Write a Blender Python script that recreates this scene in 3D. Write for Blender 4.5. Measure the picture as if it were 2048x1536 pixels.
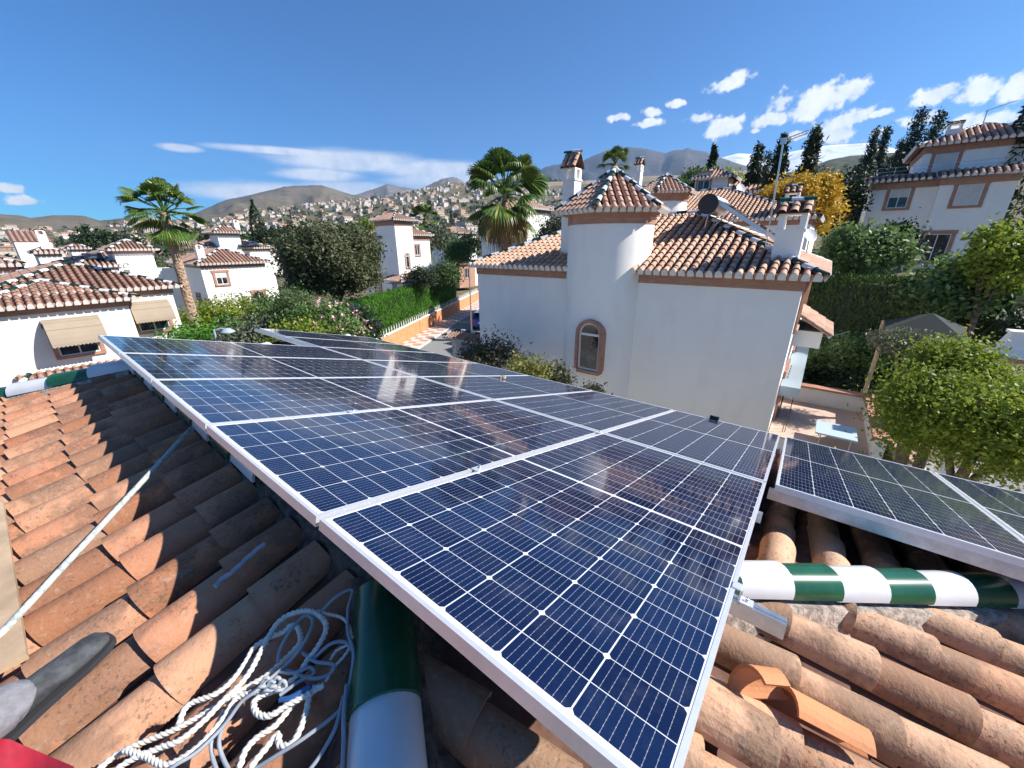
import bpy, math, random
import numpy as np
from mathutils import Vector, Matrix, noise
random.seed(7); RNG=np.random.default_rng(11)
for o in list(bpy.data.objects): bpy.data.objects.remove(o)
SC=bpy.context.scene; COL=SC.collection
R=math.radians
# ------------------------------------------------------------ camera
MC=np.array([[.61732,-.27435,.73733],[-.78668,-.20691,.58166],[-.00702,-.93911,-.34355]])
CW=np.array([-.3856,-.0151,.7825]); FPX=767.
cam=bpy.data.cameras.new('camera'); co=bpy.data.objects.new('camera',cam); COL.objects.link(co)
cam.sensor_width=36; cam.lens=36*FPX/2048; cam.clip_start=.02; cam.clip_end=60000
mm=Matrix(((MC[0,0],-MC[0,1],-MC[0,2],CW[0]),(MC[1,0],-MC[1,1],-MC[1,2],CW[1]),(MC[2,0],-MC[2,1],-MC[2,2],CW[2]),(0,0,0,1)))
co.matrix_world=mm; SC.camera=co
def ray(x,y):
    d=MC@np.array([(x-1024)/FPX,(y-768)/FPX,1.]); return d/np.linalg.norm(d)
def onp(x,y,n,d):
    r=ray(x,y); n=np.array(n,float); return CW+r*(d-n@CW)/(n@r)
def XP(x,y,v): return onp(x,y,(1,0,0),v)
def YP(x,y,v): return onp(x,y,(0,1,0),v)
def ZP(x,y,v): return onp(x,y,(0,0,1),v)
def atD(x,y,D):
    r=ray(x,y); return CW+r*D/math.hypot(r[0],r[1])
def azel(x,y):
    r=ray(x,y); return math.degrees(math.atan2(r[1],r[0])),math.degrees(math.asin(r[2]))
# ------------------------------------------------------------ light
SUN=np.array([.435,-.645,.63]); SUN/=np.linalg.norm(SUN)
EL=math.asin(SUN[2])
sl=bpy.data.lights.new('sun','SUN'); sl.energy=4.9; sl.angle=R(.5); sl.color=(1,.955,.89)
so=bpy.data.objects.new('sun',sl); COL.objects.link(so)
so.rotation_euler=Vector(-SUN).to_track_quat('-Z','Y').to_euler(); so.location=(5,-10,30)
SC.view_settings.view_transform='Standard'; SC.view_settings.look='None'; SC.view_settings.exposure=0.9; SC.view_settings.gamma=1
W=bpy.data.worlds.new('World'); SC.world=W; W.use_nodes=True
def world():
    nt=W.node_tree; N=nt.nodes; L=nt.links; N.clear()
    out=N.new('ShaderNodeOutputWorld'); bg=N.new('ShaderNodeBackground'); L.new(bg.outputs[0],out.inputs[0])
    sky=N.new('ShaderNodeTexSky'); sky.sky_type='NISHITA'; sky.sun_disc=False
    sky.sun_elevation=EL; sky.sun_rotation=math.atan2(SUN[0],SUN[1]); sky.altitude=700; sky.air_density=1.0; sky.dust_density=.15; sky.ozone_density=4.0
    def M(op,*a):
        n=N.new('ShaderNodeMath'); n.operation=op
        for i,v in enumerate(a):
            if isinstance(v,(int,float)): n.inputs[i].default_value=v
            else: L.new(v,n.inputs[i])
        return n.outputs[0]
    tc=N.new('ShaderNodeTexCoord'); sp=N.new('ShaderNodeSeparateXYZ'); L.new(tc.outputs['Generated'],sp.inputs[0])
    az=M('MULTIPLY',M('ARCTAN2',sp.outputs[1],sp.outputs[0]),57.29578); el=M('MULTIPLY',M('ARCSINE',sp.outputs[2]),57.29578)
    def noi(scale,det,rough,vec=None):
        n=N.new('ShaderNodeTexNoise'); n.inputs['Scale'].default_value=scale; n.inputs['Detail'].default_value=det; n.inputs['Roughness'].default_value=rough
        L.new(vec or tc.outputs['Generated'],n.inputs['Vector']); return n.outputs[0]
    nz=noi(14,6,.6); nf=noi(45,5,.62)
    mp=N.new('ShaderNodeMapping'); mp.inputs['Scale'].default_value=(1,1,7); L.new(tc.outputs['Generated'],mp.inputs[0]); ns=noi(5,5,.55,mp.outputs[0])
    def ell(px,py,wx,wy,rot=0):
        a,e=azel(px,py); a2,_=azel(px-wx,py); _,e2=azel(px,py-wy)
        da=M('DIVIDE',M('SUBTRACT',az,a),abs(a2-a)); de=M('DIVIDE',M('SUBTRACT',el,e),abs(e2-e))
        if rot: de=M('SUBTRACT',de,M('MULTIPLY',da,rot))
        return M('SQRT',M('ADD',M('MULTIPLY',da,da),M('MULTIPLY',de,de)))
    puffs=[(1235,235,26,11,0),(1302,224,28,11,0),(1298,246,26,11,0),(1352,208,25,10,0),(1396,236,30,12,0),(1447,257,45,26,-.1),(1455,168,48,18,-.4),(1470,158,30,16,-.5),
      (1565,205,30,30,-.2),(1540,240,60,18,-.3),(1640,205,80,36,-.35),(1700,182,55,28,-.1),(1600,222,50,20,0),(1670,262,50,40,.3),(1700,240,45,24,-.6),(1880,188,60,26,-.2),(1960,180,60,28,-.3),(2040,172,50,30,0),(1760,226,26,9,-.3),
      (1850,238,55,18,-.1),(1920,250,50,22,0),(2000,238,50,18,-.1),(1760,265,20,8,0),(15,375,40,13,0),(50,402,48,13,0),(1600,270,30,12,0),(1510,262,14,6,0)]
    d=None
    for p in puffs:
        v=M('SUBTRACT',1.0,ell(*p)); d=v if d is None else M('MAXIMUM',d,v)
    amp=M('ADD',M('MULTIPLY',M('SUBTRACT',nz,.5),1.2),M('MULTIPLY',M('SUBTRACT',nf,.5),2.1))
    den=M('ADD',d,amp)
    def ss(v,a,b):
        n=N.new('ShaderNodeMapRange'); n.interpolation_type='SMOOTHSTEP'; n.inputs[1].default_value=a; n.inputs[2].default_value=b; L.new(v,n.inputs[0]); return n.outputs[0]
    den=ss(den,.0,.5)
    st=[(560,302,150,10,-.2),(700,322,190,26,-.15),(860,338,150,22,-.1),(900,362,140,24,0),(540,385,200,26,0),(700,380,140,20,0),(360,296,50,9,0),(640,350,100,16,-.1)]
    s=None
    for p in st:
        v=M('SUBTRACT',1.0,ell(*p)); s=v if s is None else M('MAXIMUM',s,v)
    s=M('ADD',s,M('MULTIPLY',M('SUBTRACT',ns,.5),.9)); s=M('MULTIPLY',ss(s,-.15,.6),.8)
    den=M('MAXIMUM',M('MULTIPLY',den,.97),s)
    shade=ss(M('ADD',nf,nz),.7,1.25)
    mixc=N.new('ShaderNodeMix'); mixc.data_type='RGBA'; L.new(shade,mixc.inputs[0]); mixc.inputs[6].default_value=(.42,.47,.55,1); mixc.inputs[7].default_value=(.62,.63,.645,1)
    sk=N.new('ShaderNodeVectorMath'); sk.operation='MULTIPLY'; L.new(sky.outputs[0],sk.inputs[0]); sk.inputs[1].default_value=(.0165,.051,.079)
    mix=N.new('ShaderNodeMix'); mix.data_type='RGBA'; L.new(den,mix.inputs[0]); L.new(sk.outputs[0],mix.inputs[6]); L.new(mixc.outputs[2],mix.inputs[7])
    L.new(mix.outputs[2],bg.inputs[0]); bg.inputs[1].default_value=1
world()
# ------------------------------------------------------------ materials
class NT:
    def __init__(s,name):
        s.m=bpy.data.materials.new(name); s.m.use_nodes=True; s.N=s.m.node_tree.nodes; s.L=s.m.node_tree.links
        s.b=s.N['Principled BSDF']; s.tc=s.N.new('ShaderNodeTexCoord')
    def lk(s,a,inp):
        if isinstance(inp,str): inp=s.b.inputs[inp]
        if isinstance(a,(int,float)): inp.default_value=a
        elif isinstance(a,(tuple,list)): inp.default_value=tuple(a)+((1,) if len(a)==3 and len(inp.default_value)==4 else ())
        else: s.L.new(a,inp)
    def M(s,op,*a):
        n=s.N.new('ShaderNodeMath'); n.operation=op
        for i,v in enumerate(a): s.lk(v,n.inputs[i])
        return n.outputs[0]
    def noise(s,scale,det=4,rough=.55,vec=None,sc=None,dim='3D'):
        n=s.N.new('ShaderNodeTexNoise'); n.inputs['Scale'].default_value=scale; n.inputs['Detail'].default_value=det; n.inputs['Roughness'].default_value=rough
        v=vec or s.tc.outputs['Object']
        if sc:
            mp=s.N.new('ShaderNodeMapping'); mp.inputs['Scale'].default_value=sc; s.L.new(v,mp.inputs[0]); v=mp.outputs[0]
        s.L.new(v,n.inputs['Vector']); return n.outputs[0]
    def vor(s,scale,feat='F1'):
        n=s.N.new('ShaderNodeTexVoronoi'); n.feature=feat; n.inputs['Scale'].default_value=scale; s.L.new(s.tc.outputs['Object'],n.inputs['Vector']); return n.outputs[0]
    def ss(s,v,a,b,c=0,d=1,smooth=True):
        n=s.N.new('ShaderNodeMapRange'); n.interpolation_type='SMOOTHSTEP' if smooth else 'LINEAR'
        for i,x in zip((1,2,3,4),(a,b,c,d)): n.inputs[i].default_value=x
        s.L.new(v,n.inputs[0]); return n.outputs[0]
    def mix(s,f,a,b,mode='MIX'):
        n=s.N.new('ShaderNodeMix'); n.data_type='RGBA'; n.blend_type=mode; s.lk(f,n.inputs[0]); s.lk(a,n.inputs[6]); s.lk(b,n.inputs[7]); return n.outputs[2]
    def attr(s,name='rnd'):
        n=s.N.new('ShaderNodeAttribute'); n.attribute_name=name; return n.outputs['Fac']
    def bump(s,h,st=.3,dist=.02):
        n=s.N.new('ShaderNodeBump'); n.inputs['Strength'].default_value=st; n.inputs['Distance'].default_value=dist; s.L.new(h,n.inputs['Height']); s.L.new(n.outputs[0],s.b.inputs['Normal'])
MATS={}
def simple(name,col,rough=.6,metal=0,nscale=0,namp=.15,bump=0,spec=None,bd=.01):
    t=NT(name); c=col
    if nscale:
        n=t.noise(nscale,5,.6); c=t.mix(t.ss(n,.3,.7),tuple(x*(1-namp) for x in col),tuple(min(1,x*(1+namp)) for x in col))
        if bump: t.bump(n,bump,bd)
    t.lk(c,'Base Color'); t.lk(rough,'Roughness'); t.lk(metal,'Metallic')
    if spec is not None: t.lk(spec,'Specular IOR Level')
    return t.m
def stucco(name,col,dirt=.08):
    t=NT(name); n=t.noise(.7,5,.6); n2=t.noise(2.2,4,.6,sc=(1,1,.25)); f=t.noise(90,3,.6)
    c=t.mix(t.ss(n,.35,.7),col,tuple(x*(1-dirt) for x in col)); c=t.mix(t.M('MULTIPLY',t.ss(n2,.5,.75),.22),c,tuple(x*.72 for x in col))
    t.lk(c,'Base Color'); t.lk(.85,'Roughness'); t.bump(f,.25,.006); return t.m
def tile_mat(name,c1,c2,c3,lich=.5,scale=1.,dark=(.10,.085,.07),bump=.4):
    t=NT(name); r=t.attr(); c=t.mix(t.ss(r,0,1,smooth=False),c1,c2)
    r2=t.M('FRACT',t.M('MULTIPLY',r,7.31)); c=t.mix(t.M('MULTIPLY',t.ss(r2,.6,1),.7),c,c3)
    n=t.noise(5*scale,6,.65); c=t.mix(t.M('MULTIPLY',t.ss(n,.45,.72),.55*lich+.15),c,tuple(x*.62 for x in c1))
    n2=t.noise(2.0*scale,5,.7); c=t.mix(t.M('MULTIPLY',t.ss(t.M('ADD',n2,t.M('MULTIPLY',r2,.15)),.53,.63),lich),c,dark)
    sp=t.noise(75*scale,4,.65); c=t.mix(t.M('MULTIPLY',t.M('MULTIPLY',t.ss(sp,.54,.62),t.ss(n,.42,.6,.15,1)),lich),c,(.055,.045,.04)); s3=t.noise(28*scale,5,.7); c=t.mix(t.M('MULTIPLY',t.ss(s3,.56,.66),lich*.5),c,(.42,.36,.29))
    t.lk(c,'Base Color'); t.lk(.82,'Roughness'); t.bump(t.M('ADD',t.noise(60*scale,4,.6),t.M('MULTIPLY',n,1.5)),bump,.004); return t.m
def brick_mat(name,c1,c2,mortar,bw=.24,bh=.06,vert=False):
    t=NT(name); b=t.N.new('ShaderNodeTexBrick'); sp=t.N.new('ShaderNodeSeparateXYZ'); t.L.new(t.tc.outputs['Object'],sp.inputs[0])
    cb=t.N.new('ShaderNodeCombineXYZ'); t.L.new(t.M('ADD',sp.outputs[0],sp.outputs[1]),cb.inputs[0]); t.L.new(sp.outputs[2],cb.inputs[1]); t.L.new(cb.outputs[0],b.inputs['Vector'])
    b.inputs['Scale'].default_value=1; b.inputs['Brick Width'].default_value=bw; b.inputs['Row Height'].default_value=bh; b.inputs['Mortar Size'].default_value=.006
    b.inputs['Color1'].default_value=(*c1,1); b.inputs['Color2'].default_value=(*c2,1); b.inputs['Mortar'].default_value=(*mortar,1)
    n=t.noise(4,5,.6); c=t.mix(t.M('MULTIPLY',t.ss(n,.4,.7),.4),b.outputs[0],tuple(x*.6 for x in c1)); t.lk(c,'Base Color'); t.lk(.85,'Roughness'); t.bump(b.outputs[1],-.3,.004); return t.m
def leaf_mat(name,c1,c2,c3=None,trans=.25,rough=.5):
    t=NT(name); r=t.attr(); c=t.mix(r,c1,c2); r2=t.M('FRACT',t.M('MULTIPLY',r,9.7))
    if c3: c=t.mix(t.ss(r2,.78,1),c,c3)
    n=t.noise(1.1,3,.5); c=t.mix(t.ss(n,.3,.7,0,.5),c,tuple(x*.55 for x in c1))
    t.lk(c,'Base Color'); t.lk(rough,'Roughness'); t.lk(.3,'Specular IOR Level')
    if trans:
        tr=t.N.new('ShaderNodeBsdfTranslucent'); t.L.new(c,tr.inputs[0]); mx=t.N.new('ShaderNodeMixShader'); mx.inputs[0].default_value=trans
        t.L.new(t.b.outputs[0],mx.inputs[1]); t.L.new(tr.outputs[0],mx.inputs[2]); t.L.new(mx.outputs[0],t.N['Material Output'].inputs[0])
    return t.m
def terrain_mat(name,c1,c2,c3,s,rough=.95,bump=.5,bd=10,sc=None):
    t=NT(name); n=t.noise(s,7,.62,sc=sc); n2=t.noise(s*6,6,.6); c=t.mix(t.ss(n,.35,.65),c1,c2); c=t.mix(t.ss(n2,.48,.66,0,.85),c,c3)
    t.lk(c,'Base Color'); t.lk(rough,'Roughness'); t.lk(.1,'Specular IOR Level'); t.bump(t.M('ADD',n,t.M('MULTIPLY',n2,.3)),bump,bd); return t.m
M_={}
M_['stucco']=stucco('white_stucco',(.90,.87,.81),.05); M_['stucco_cream']=stucco('cream_stucco',(.80,.77,.69))
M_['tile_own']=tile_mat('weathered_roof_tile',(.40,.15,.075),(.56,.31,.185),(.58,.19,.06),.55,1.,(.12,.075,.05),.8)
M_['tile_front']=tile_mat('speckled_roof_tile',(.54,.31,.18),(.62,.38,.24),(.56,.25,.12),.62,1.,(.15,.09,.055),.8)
M_['tile_near']=tile_mat('peach_roof_tile',(.58,.34,.225),(.66,.43,.30),(.52,.27,.17),.22,.8,(.2,.14,.11))
M_['tile_brown']=tile_mat('brown_roof_tile',(.40,.22,.15),(.50,.29,.20),(.34,.18,.13),.35,.6,(.15,.11,.09))
M_['tile_under']=simple('tile_channel',(.13,.065,.045),.9,nscale=8,namp=.4,bump=.3)  # dark brown puts the trough shade between barrel tiles into the colour
M_['loose']=tile_mat('fresh_clay_tile',(.62,.26,.11),(.62,.26,.11),(.6,.25,.1),.1)
M_['white_glaze']=simple('white_glazed_tile',(.68,.68,.69),.2,nscale=6,namp=.04); M_['green_glaze']=simple('green_glazed_tile',(.014,.085,.04),.24,nscale=5,namp=.25)
M_['green_dark']=simple('dark_green_glaze',(.008,.032,.02),.3); M_['cap']=simple('white_mortar_cap',(.74,.71,.66),.85,nscale=12,namp=.12); M_['mortar']=simple('grey_mortar',(.34,.275,.225),.95,nscale=25,namp=.45,bump=.9,bd=.02)
M_['brick']=brick_mat('frieze_brick',(.42,.20,.13),(.50,.27,.17),(.38,.28,.22)); M_['brick_win']=brick_mat('window_brick',(.40,.17,.10),(.46,.22,.14),(.42,.32,.26),.2,.055)
M_['brick_o']=brick_mat('orange_brick',(.62,.24,.10),(.66,.29,.13),(.45,.25,.16),.5,.16)
M_['bracket']=simple('clay_bracket',(.52,.27,.16),.85,nscale=6,namp=.25)
M_['alu']=simple('aluminium',(.80,.80,.82),.38,.55,nscale=30,namp=.04); M_['steel']=simple('galvanised_rail',(.62,.62,.63),.34,.9,nscale=18,namp=.12)
M_['black']=simple('black_metal',(.015,.015,.018),.45); M_['iron']=simple('wrought_iron',(.03,.028,.03),.5,.3)
def glass_win():
    t=NT('window_glass'); n=t.noise(2,4,.6); t.lk(t.mix(t.ss(n,.45,.7),(.012,.014,.018),(.10,.11,.13)),'Base Color'); t.lk(.05,'Roughness'); return t.m
M_['glass']=glass_win(); M_['pvc']=simple('white_window_frame',(.80,.80,.80),.35); M_['shutter']=simple('roller_shutter',(.62,.61,.57),.6,nscale=3,namp=.06)
M_['curtain']=simple('pale_blind',(.55,.56,.58),.7,nscale=3,namp=.1)
M_['asphalt']=simple('asphalt',(.24,.235,.23),.9,nscale=9,namp=.15,bump=.2); M_['ground']=terrain_mat('dry_ground',(.20,.16,.10),(.14,.125,.07),(.07,.085,.04),.05,bd=.4)
M_['bark']=simple('bark',(.13,.095,.07),.95,nscale=8,namp=.4,bump=.8,bd=.03)
def palm_bark():
    t=NT('palm_bark'); v=t.vor(9); n=t.noise(6,4,.6); c=t.mix(t.ss(v,.1,.5),(.16,.09,.055),(.42,.29,.20)); c=t.mix(t.ss(n,.5,.7,0,.5),c,(.10,.065,.05)); t.lk(c,'Base Color'); t.lk(.95,'Roughness'); t.bump(v,.9,.06); return t.m
M_['palm_bark']=palm_bark()
M_['palm']=leaf_mat('palm_frond',(.06,.125,.025),(.12,.21,.04),(.32,.33,.06),.2,.4); M_['palm_dead']=leaf_mat('dry_palm_frond',(.30,.22,.08),(.24,.15,.06),(.35,.30,.08),.2)
M_['oak']=leaf_mat('oak_leaf',(.085,.105,.045),(.15,.17,.08),(.20,.17,.09),.2)
M_['cyp']=leaf_mat('cypress_leaf',(.022,.045,.018),(.045,.08,.032),None,.08); M_['hedge']=leaf_mat('hedge_leaf',(.055,.17,.012),(.095,.26,.022),(.12,.30,.03),.2)
M_['green']=leaf_mat('green_leaf',(.055,.11,.03),(.11,.19,.055),(.2,.27,.09),.25); M_['lime']=leaf_mat('lime_leaf',(.20,.28,.03),(.34,.42,.05),(.44,.42,.06),.4); M_['green2']=leaf_mat('light_green_leaf',(.11,.19,.05),(.20,.30,.10),(.34,.40,.17),.35); M_['hedge2']=leaf_mat('dark_hedge_leaf',(.05,.10,.018),(.085,.16,.03),(.20,.25,.04),.15)
M_['yellow']=leaf_mat('yellow_autumn_leaf',(.58,.36,.03),(.72,.52,.05),(.50,.25,.03),.35); M_['olive']=leaf_mat('olive_leaf',(.12,.14,.085),(.19,.21,.13),None,.15)
M_['dark']=leaf_mat('dark_leaf',(.02,.035,.015),(.045,.07,.025),None,.1); M_['tamar']=leaf_mat('feathery_olive_leaf',(.06,.07,.035),(.10,.11,.06),(.14,.10,.06),.2)
M_['yg']=leaf_mat('yellow_green_leaf',(.22,.23,.06),(.30,.30,.08),(.3,.24,.08),.3); M_['pink']=simple('pink_flower',(.75,.42,.45),.7)
M_['flora']=leaf_mat('oleander_leaf',(.09,.17,.04),(.17,.27,.08),(.22,.32,.11),.25)
M_['awn']=simple('beige_awning_cloth',(.34,.27,.195),.85,nscale=1.5,namp=.06); M_['blueg']=simple('blue_grey_metal',(.33,.40,.45),.4)
M_['conc']=simple('pink_paving',(.58,.42,.33),.85,nscale=2,namp=.1); M_['wood']=simple('tan_wood',(.46,.33,.21),.75,nscale=6,namp=.2)
# ------------------------------------------------------------ mesh builder
class MB:
    def __init__(s): s.V=[]; s.n=0; s.F=[]
    def add(s,v,f,mat=0,rnd=None,sm=False):
        v=np.asarray(v,float).reshape(-1,3); f=np.asarray(f,int)
        if f.size==0: return
        if rnd is None: rnd=random.random()
        r=np.full(len(f),rnd) if np.isscalar(rnd) else np.asarray(rnd)
        s.V.append(v); s.F.append((f+s.n,mat,r,sm)); s.n+=len(v)
    def box(s,a,b,mat=0,rnd=None):
        x0,y0,z0=np.minimum(a,b); x1,y1,z1=np.maximum(a,b)
        s.add([(x0,y0,z0),(x1,y0,z0),(x1,y1,z0),(x0,y1,z0),(x0,y0,z1),(x1,y0,z1),(x1,y1,z1),(x0,y1,z1)],BOXF,mat,rnd)
    def obox(s,c,A,B,C,mat=0,rnd=None):
        c,A,B,C=map(lambda q:np.array(q,float),(c,A,B,C)); v=[c+i*A+j*B+k*C for k in(-1,1) for (i,j) in((-1,-1),(1,-1),(1,1),(-1,1))]
        f=BOXF if np.cross(A,B)@C>0 else [q[::-1] for q in BOXF]
        s.add(v,f,mat,rnd)
    def poly(s,pts,mat=0,rnd=None): s.add(pts,[list(range(len(pts)))],mat,rnd)
    def prism(s,pts,d,mat=0,rnd=None):
        n=len(pts); p=np.array(pts,float); q=p+np.array(d,float); s.add(np.vstack([p,q]),[[i,(i+1)%n,n+(i+1)%n,n+i] for i in range(n)],mat,rnd); s.poly(p[::-1],mat,rnd); s.poly(q,mat,rnd)
    def tube(s,path,r,n=8,mat=0,rnd=None,twist=0,lobes=0,caps=True):
        P=np.array(path,float); m=len(P); rr=np.full(m,r) if np.isscalar(r) else np.array(r,float)
        T=np.gradient(P,axis=0); T/=np.linalg.norm(T,axis=1)[:,None]+1e-12
        u=np.cross(T[0],(0,0,1) if abs(T[0][2])<.9 else (1,0,0)); u/=np.linalg.norm(u); V=[]; L=0
        for i in range(m):
            u=u-T[i]*(u@T[i]); u/=np.linalg.norm(u)+1e-12; w=np.cross(T[i],u)
            if i: L+=np.linalg.norm(P[i]-P[i-1])
            a=np.arange(n)*2*math.pi/n; q=rr[i]*(1+(.22*np.cos(lobes*(a)-L*twist) if lobes else 0))
            V.append(P[i]+(np.outer(np.cos(a)*q,u)+np.outer(np.sin(a)*q,w)))
        V=np.vstack(V); F=[]
        for i in range(m-1):
            for k in range(n): F.append((i*n+k,i*n+(k+1)%n,(i+1)*n+(k+1)%n,(i+1)*n+k))
        s.add(V,F,mat,rnd,True)
        if caps: s.add(V[:n],[list(range(n))[::-1]],mat,rnd); s.add(V[-n:],[list(range(n))],mat,rnd)
    def lathe(s,c,prof,n=24,mat=0,rnd=None,sm=True,a0=0,a1=2*math.pi):
        full=abs(a1-a0-2*math.pi)<1e-6; a=np.linspace(a0,a1,n,endpoint=not full); m=len(prof); V=[]
        for r,z in prof: V+= [(c[0]+r*math.cos(t),c[1]+r*math.sin(t),c[2]+z) for t in a]
        F=[]; k=n if full else n-1
        for i in range(m-1):
            for j in range(k): F.append((i*n+j,i*n+(j+1)%n,(i+1)*n+(j+1)%n,(i+1)*n+j))
        s.add(V,F,mat,rnd,sm)
    def build(s,name,mats,parent=None,loc=None):
        if not s.V: return None
        V=np.vstack(s.V)
        org=np.array(loc if loc is not None else (parent_loc(parent) if parent else (0,0,0)),float); V=V-org
        tot=[];st=[];mi=[];rn=[];sm=[];c=0;sizes=[]
        for f,m,r,q in s.F:
            k=f.shape[1]; tot.append(f.ravel()); sizes.append(np.full(len(f),k)); mi.append(np.full(len(f),m)); rn.append(r); sm.append(np.full(len(f),q))
        tot=np.concatenate(tot); sizes=np.concatenate(sizes); mi=np.concatenate(mi); rn=np.concatenate(rn); sm=np.concatenate(sm); st=np.concatenate([[0],np.cumsum(sizes)[:-1]])
        me=bpy.data.meshes.new(name); me.vertices.add(len(V)); me.vertices.foreach_set('co',V.ravel().astype(np.float32))
        me.loops.add(len(tot)); me.loops.foreach_set('vertex_index',tot.astype(np.int32)); me.polygons.add(len(sizes)); me.polygons.foreach_set('loop_start',st.astype(np.int32)); me.polygons.foreach_set('loop_total',sizes.astype(np.int32))
        me.polygons.foreach_set('material_index',mi.astype(np.int32)); me.polygons.foreach_set('use_smooth',sm.astype(bool))
        at=me.attributes.new('rnd','FLOAT','FACE'); at.data.foreach_set('value',rn.astype(np.float32))
        me.update(calc_edges=True); me.validate()
        for m in (mats if isinstance(mats,(list,tuple)) else [mats]): me.materials.append(M_[m] if isinstance(m,str) else m)
        o=bpy.data.objects.new(name,me); COL.objects.link(o)
        if parent: o.parent=parent
        if not parent or loc is not None: o.location=org-(parent_loc(parent) if parent else 0)
        return o
BOXF=[(0,3,2,1),(4,5,6,7),(0,1,5,4),(1,2,6,5),(2,3,7,6),(3,0,4,7)]
def parent_loc(p):
    v=np.array(p.location,float)
    while p.parent: p=p.parent; v=v+np.array(p.location)
    return v
def tag(o,label,cat,group=None,kind=None):
    if kind: o['kind']=kind
    if label: o['label']=label
    if cat: o['category']=cat
    if group: o['group']=group
    return o
def thing(name,label,cat,loc,group=None):
    o=bpy.data.objects.new(name,None); o.empty_display_size=.2; COL.objects.link(o); o.location=tuple(float(q) for q in loc); return tag(o,label,cat,group)
def solo(mb,name,mats,label,cat,loc,group=None): return tag(mb.build(name,mats,loc=loc),label,cat,group)
def unit(v): v=np.array(v,float); return v/np.linalg.norm(v)
# barrel tile from lower end P0 to upper end P1 (crest along nrm)
def barrel(mb,P0,P1,side,nrm,r0,r1,h0,h1,seg,mat=0,rnd=None,thick=0,flip=False):
    a=np.linspace(0,math.pi,seg+1); c=np.cos(a)[:,None]; s=np.sin(a)[:,None]
    A=P0+c*r0*side+s*h0*nrm; B=P1+c*r1*side+s*h1*nrm; n=seg+1
    mb.add(np.vstack([A,B]),[(i,i+1,n+i+1,n+i) for i in range(seg)],mat,rnd,True)
    if thick:
        A2=P0+c*(r0-thick)*side+s*(h0-thick)*nrm; B2=P1+c*(r1-thick)*side+s*(h1-thick)*nrm
        mb.add(np.vstack([A,A2]),[(i+1,i,n+i,n+i+1) for i in range(seg)],mat,rnd)
        mb.add(np.vstack([A2,B2]),[(i+1,i,n+i,n+i+1) for i in range(seg)],mat,rnd,True)
def interval(poly,s):
    lo,hi=1e9,-1e9; n=len(poly)
    for i in range(n):
        (a,b),(c,d)=poly[i],poly[(i+1)%n]
        if (a-s)*(c-s)<=0 and abs(a-c)>1e-9:
            t=b+(d-b)*(s-a)/(c-a); lo=min(lo,t); hi=max(hi,t)
    return (lo,hi) if hi-lo>.03 else None
def tiles(T,O,a,b,poly,sp=.228,ex=.30,r=.085,seg=8,mat=0,base=1,caps=None,capm=0,thick=0,jit=0,pans=False,h=.07,off=.5,br=None,ow=0,single=False,top_in=0):
    O=np.array(O,float); a=unit(a); b=unit(b); n=np.cross(a,b); n=n if n[2]>0 else -n
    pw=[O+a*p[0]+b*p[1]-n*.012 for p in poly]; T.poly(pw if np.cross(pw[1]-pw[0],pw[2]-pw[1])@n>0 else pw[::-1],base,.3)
    s0=min(p[0] for p in poly); s1=max(p[0] for p in poly); k=int((s1-s0)/sp); st=s0+((s1-s0)-k*sp)/2+sp*off
    for i in range(k+(0 if off else 1)):
        s=st+i*sp; iv=interval(poly,s)
        if not iv: continue
        t0,t1=iv; t1-=top_in; eave=t0<min(p[1] for p in poly)+.05; t0o=t0-(ow if eave else 0)
        rc=random.random()
        if single: barrel(T,O+a*s+b*t0o,O+a*s+b*t1,a,n,r,r*.9,h,h,seg,mat,rc)
        else:
            t=t0o; j=0
            while t<t1-.04:
                L=min(ex*1.2,t1-t); ds=random.gauss(0,jit); dn=random.gauss(0,jit*.4)
                barrel(T,O+a*(s+ds)+b*t+n*(.018+dn),O+a*(s+ds*.3+random.gauss(0,jit*.5))+b*(t+L)+n*dn,a,n,r,r*.84,h,h*.86,seg,mat,(rc*.3+random.random()*.7),thick)
                t+=ex*(1+random.gauss(0,jit*1.5))
        if pans:
            s2=s+sp/2; iv2=interval(poly,s2)
            if iv2:
                t=iv2[0]
                while t<iv2[1]-.04:
                    L=min(ex*1.15,iv2[1]-t); rr=sp*.40
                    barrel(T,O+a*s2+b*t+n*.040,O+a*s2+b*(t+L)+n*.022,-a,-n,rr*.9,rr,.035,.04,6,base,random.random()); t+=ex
        if caps is not None and eave:
            P=O+a*s+b*(t0o-.012)+n*(.016 if not single else 0)-n*.01; q=np.linspace(0,math.pi,9); ring=[P-r*a*-1-n*.075]+[P+np.cos(w)*r*1.0*a+np.sin(w)*h*1.02*n for w in q]+[P-r*a-n*.075]; caps.prism(ring,b*.045,capm)
        if br is not None and eave:
            P=O+a*(s+sp/2)+b*(t0+.16)-n*.05; br.obox(P,a*.022,unit(b*np.array([1,1,0]))*.17,(0,0,.045),3)
def ridge(mb,P0,P1,r=.095,L=.36,seg=8,up=(0,0,1),h=None,start=0,thick=0,r2=.88,lap=1.08):
    P0=np.array(P0,float);P1=np.array(P1,float); d=P1-P0; D=np.linalg.norm(d); d/=D; side=unit(np.cross(d,up)); n=unit(np.cross(side,d)); h=h or r
    k=max(1,round(D/L)); l=D/k
    for i in range(k):
        A=P0+d*i*l; B=P0+d*min(D,(i+lap)*l); barrel(mb,A+n*.01,B,side,n,r,r*r2,h,h*r2,seg,(i+start)%2,None,thick)
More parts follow.
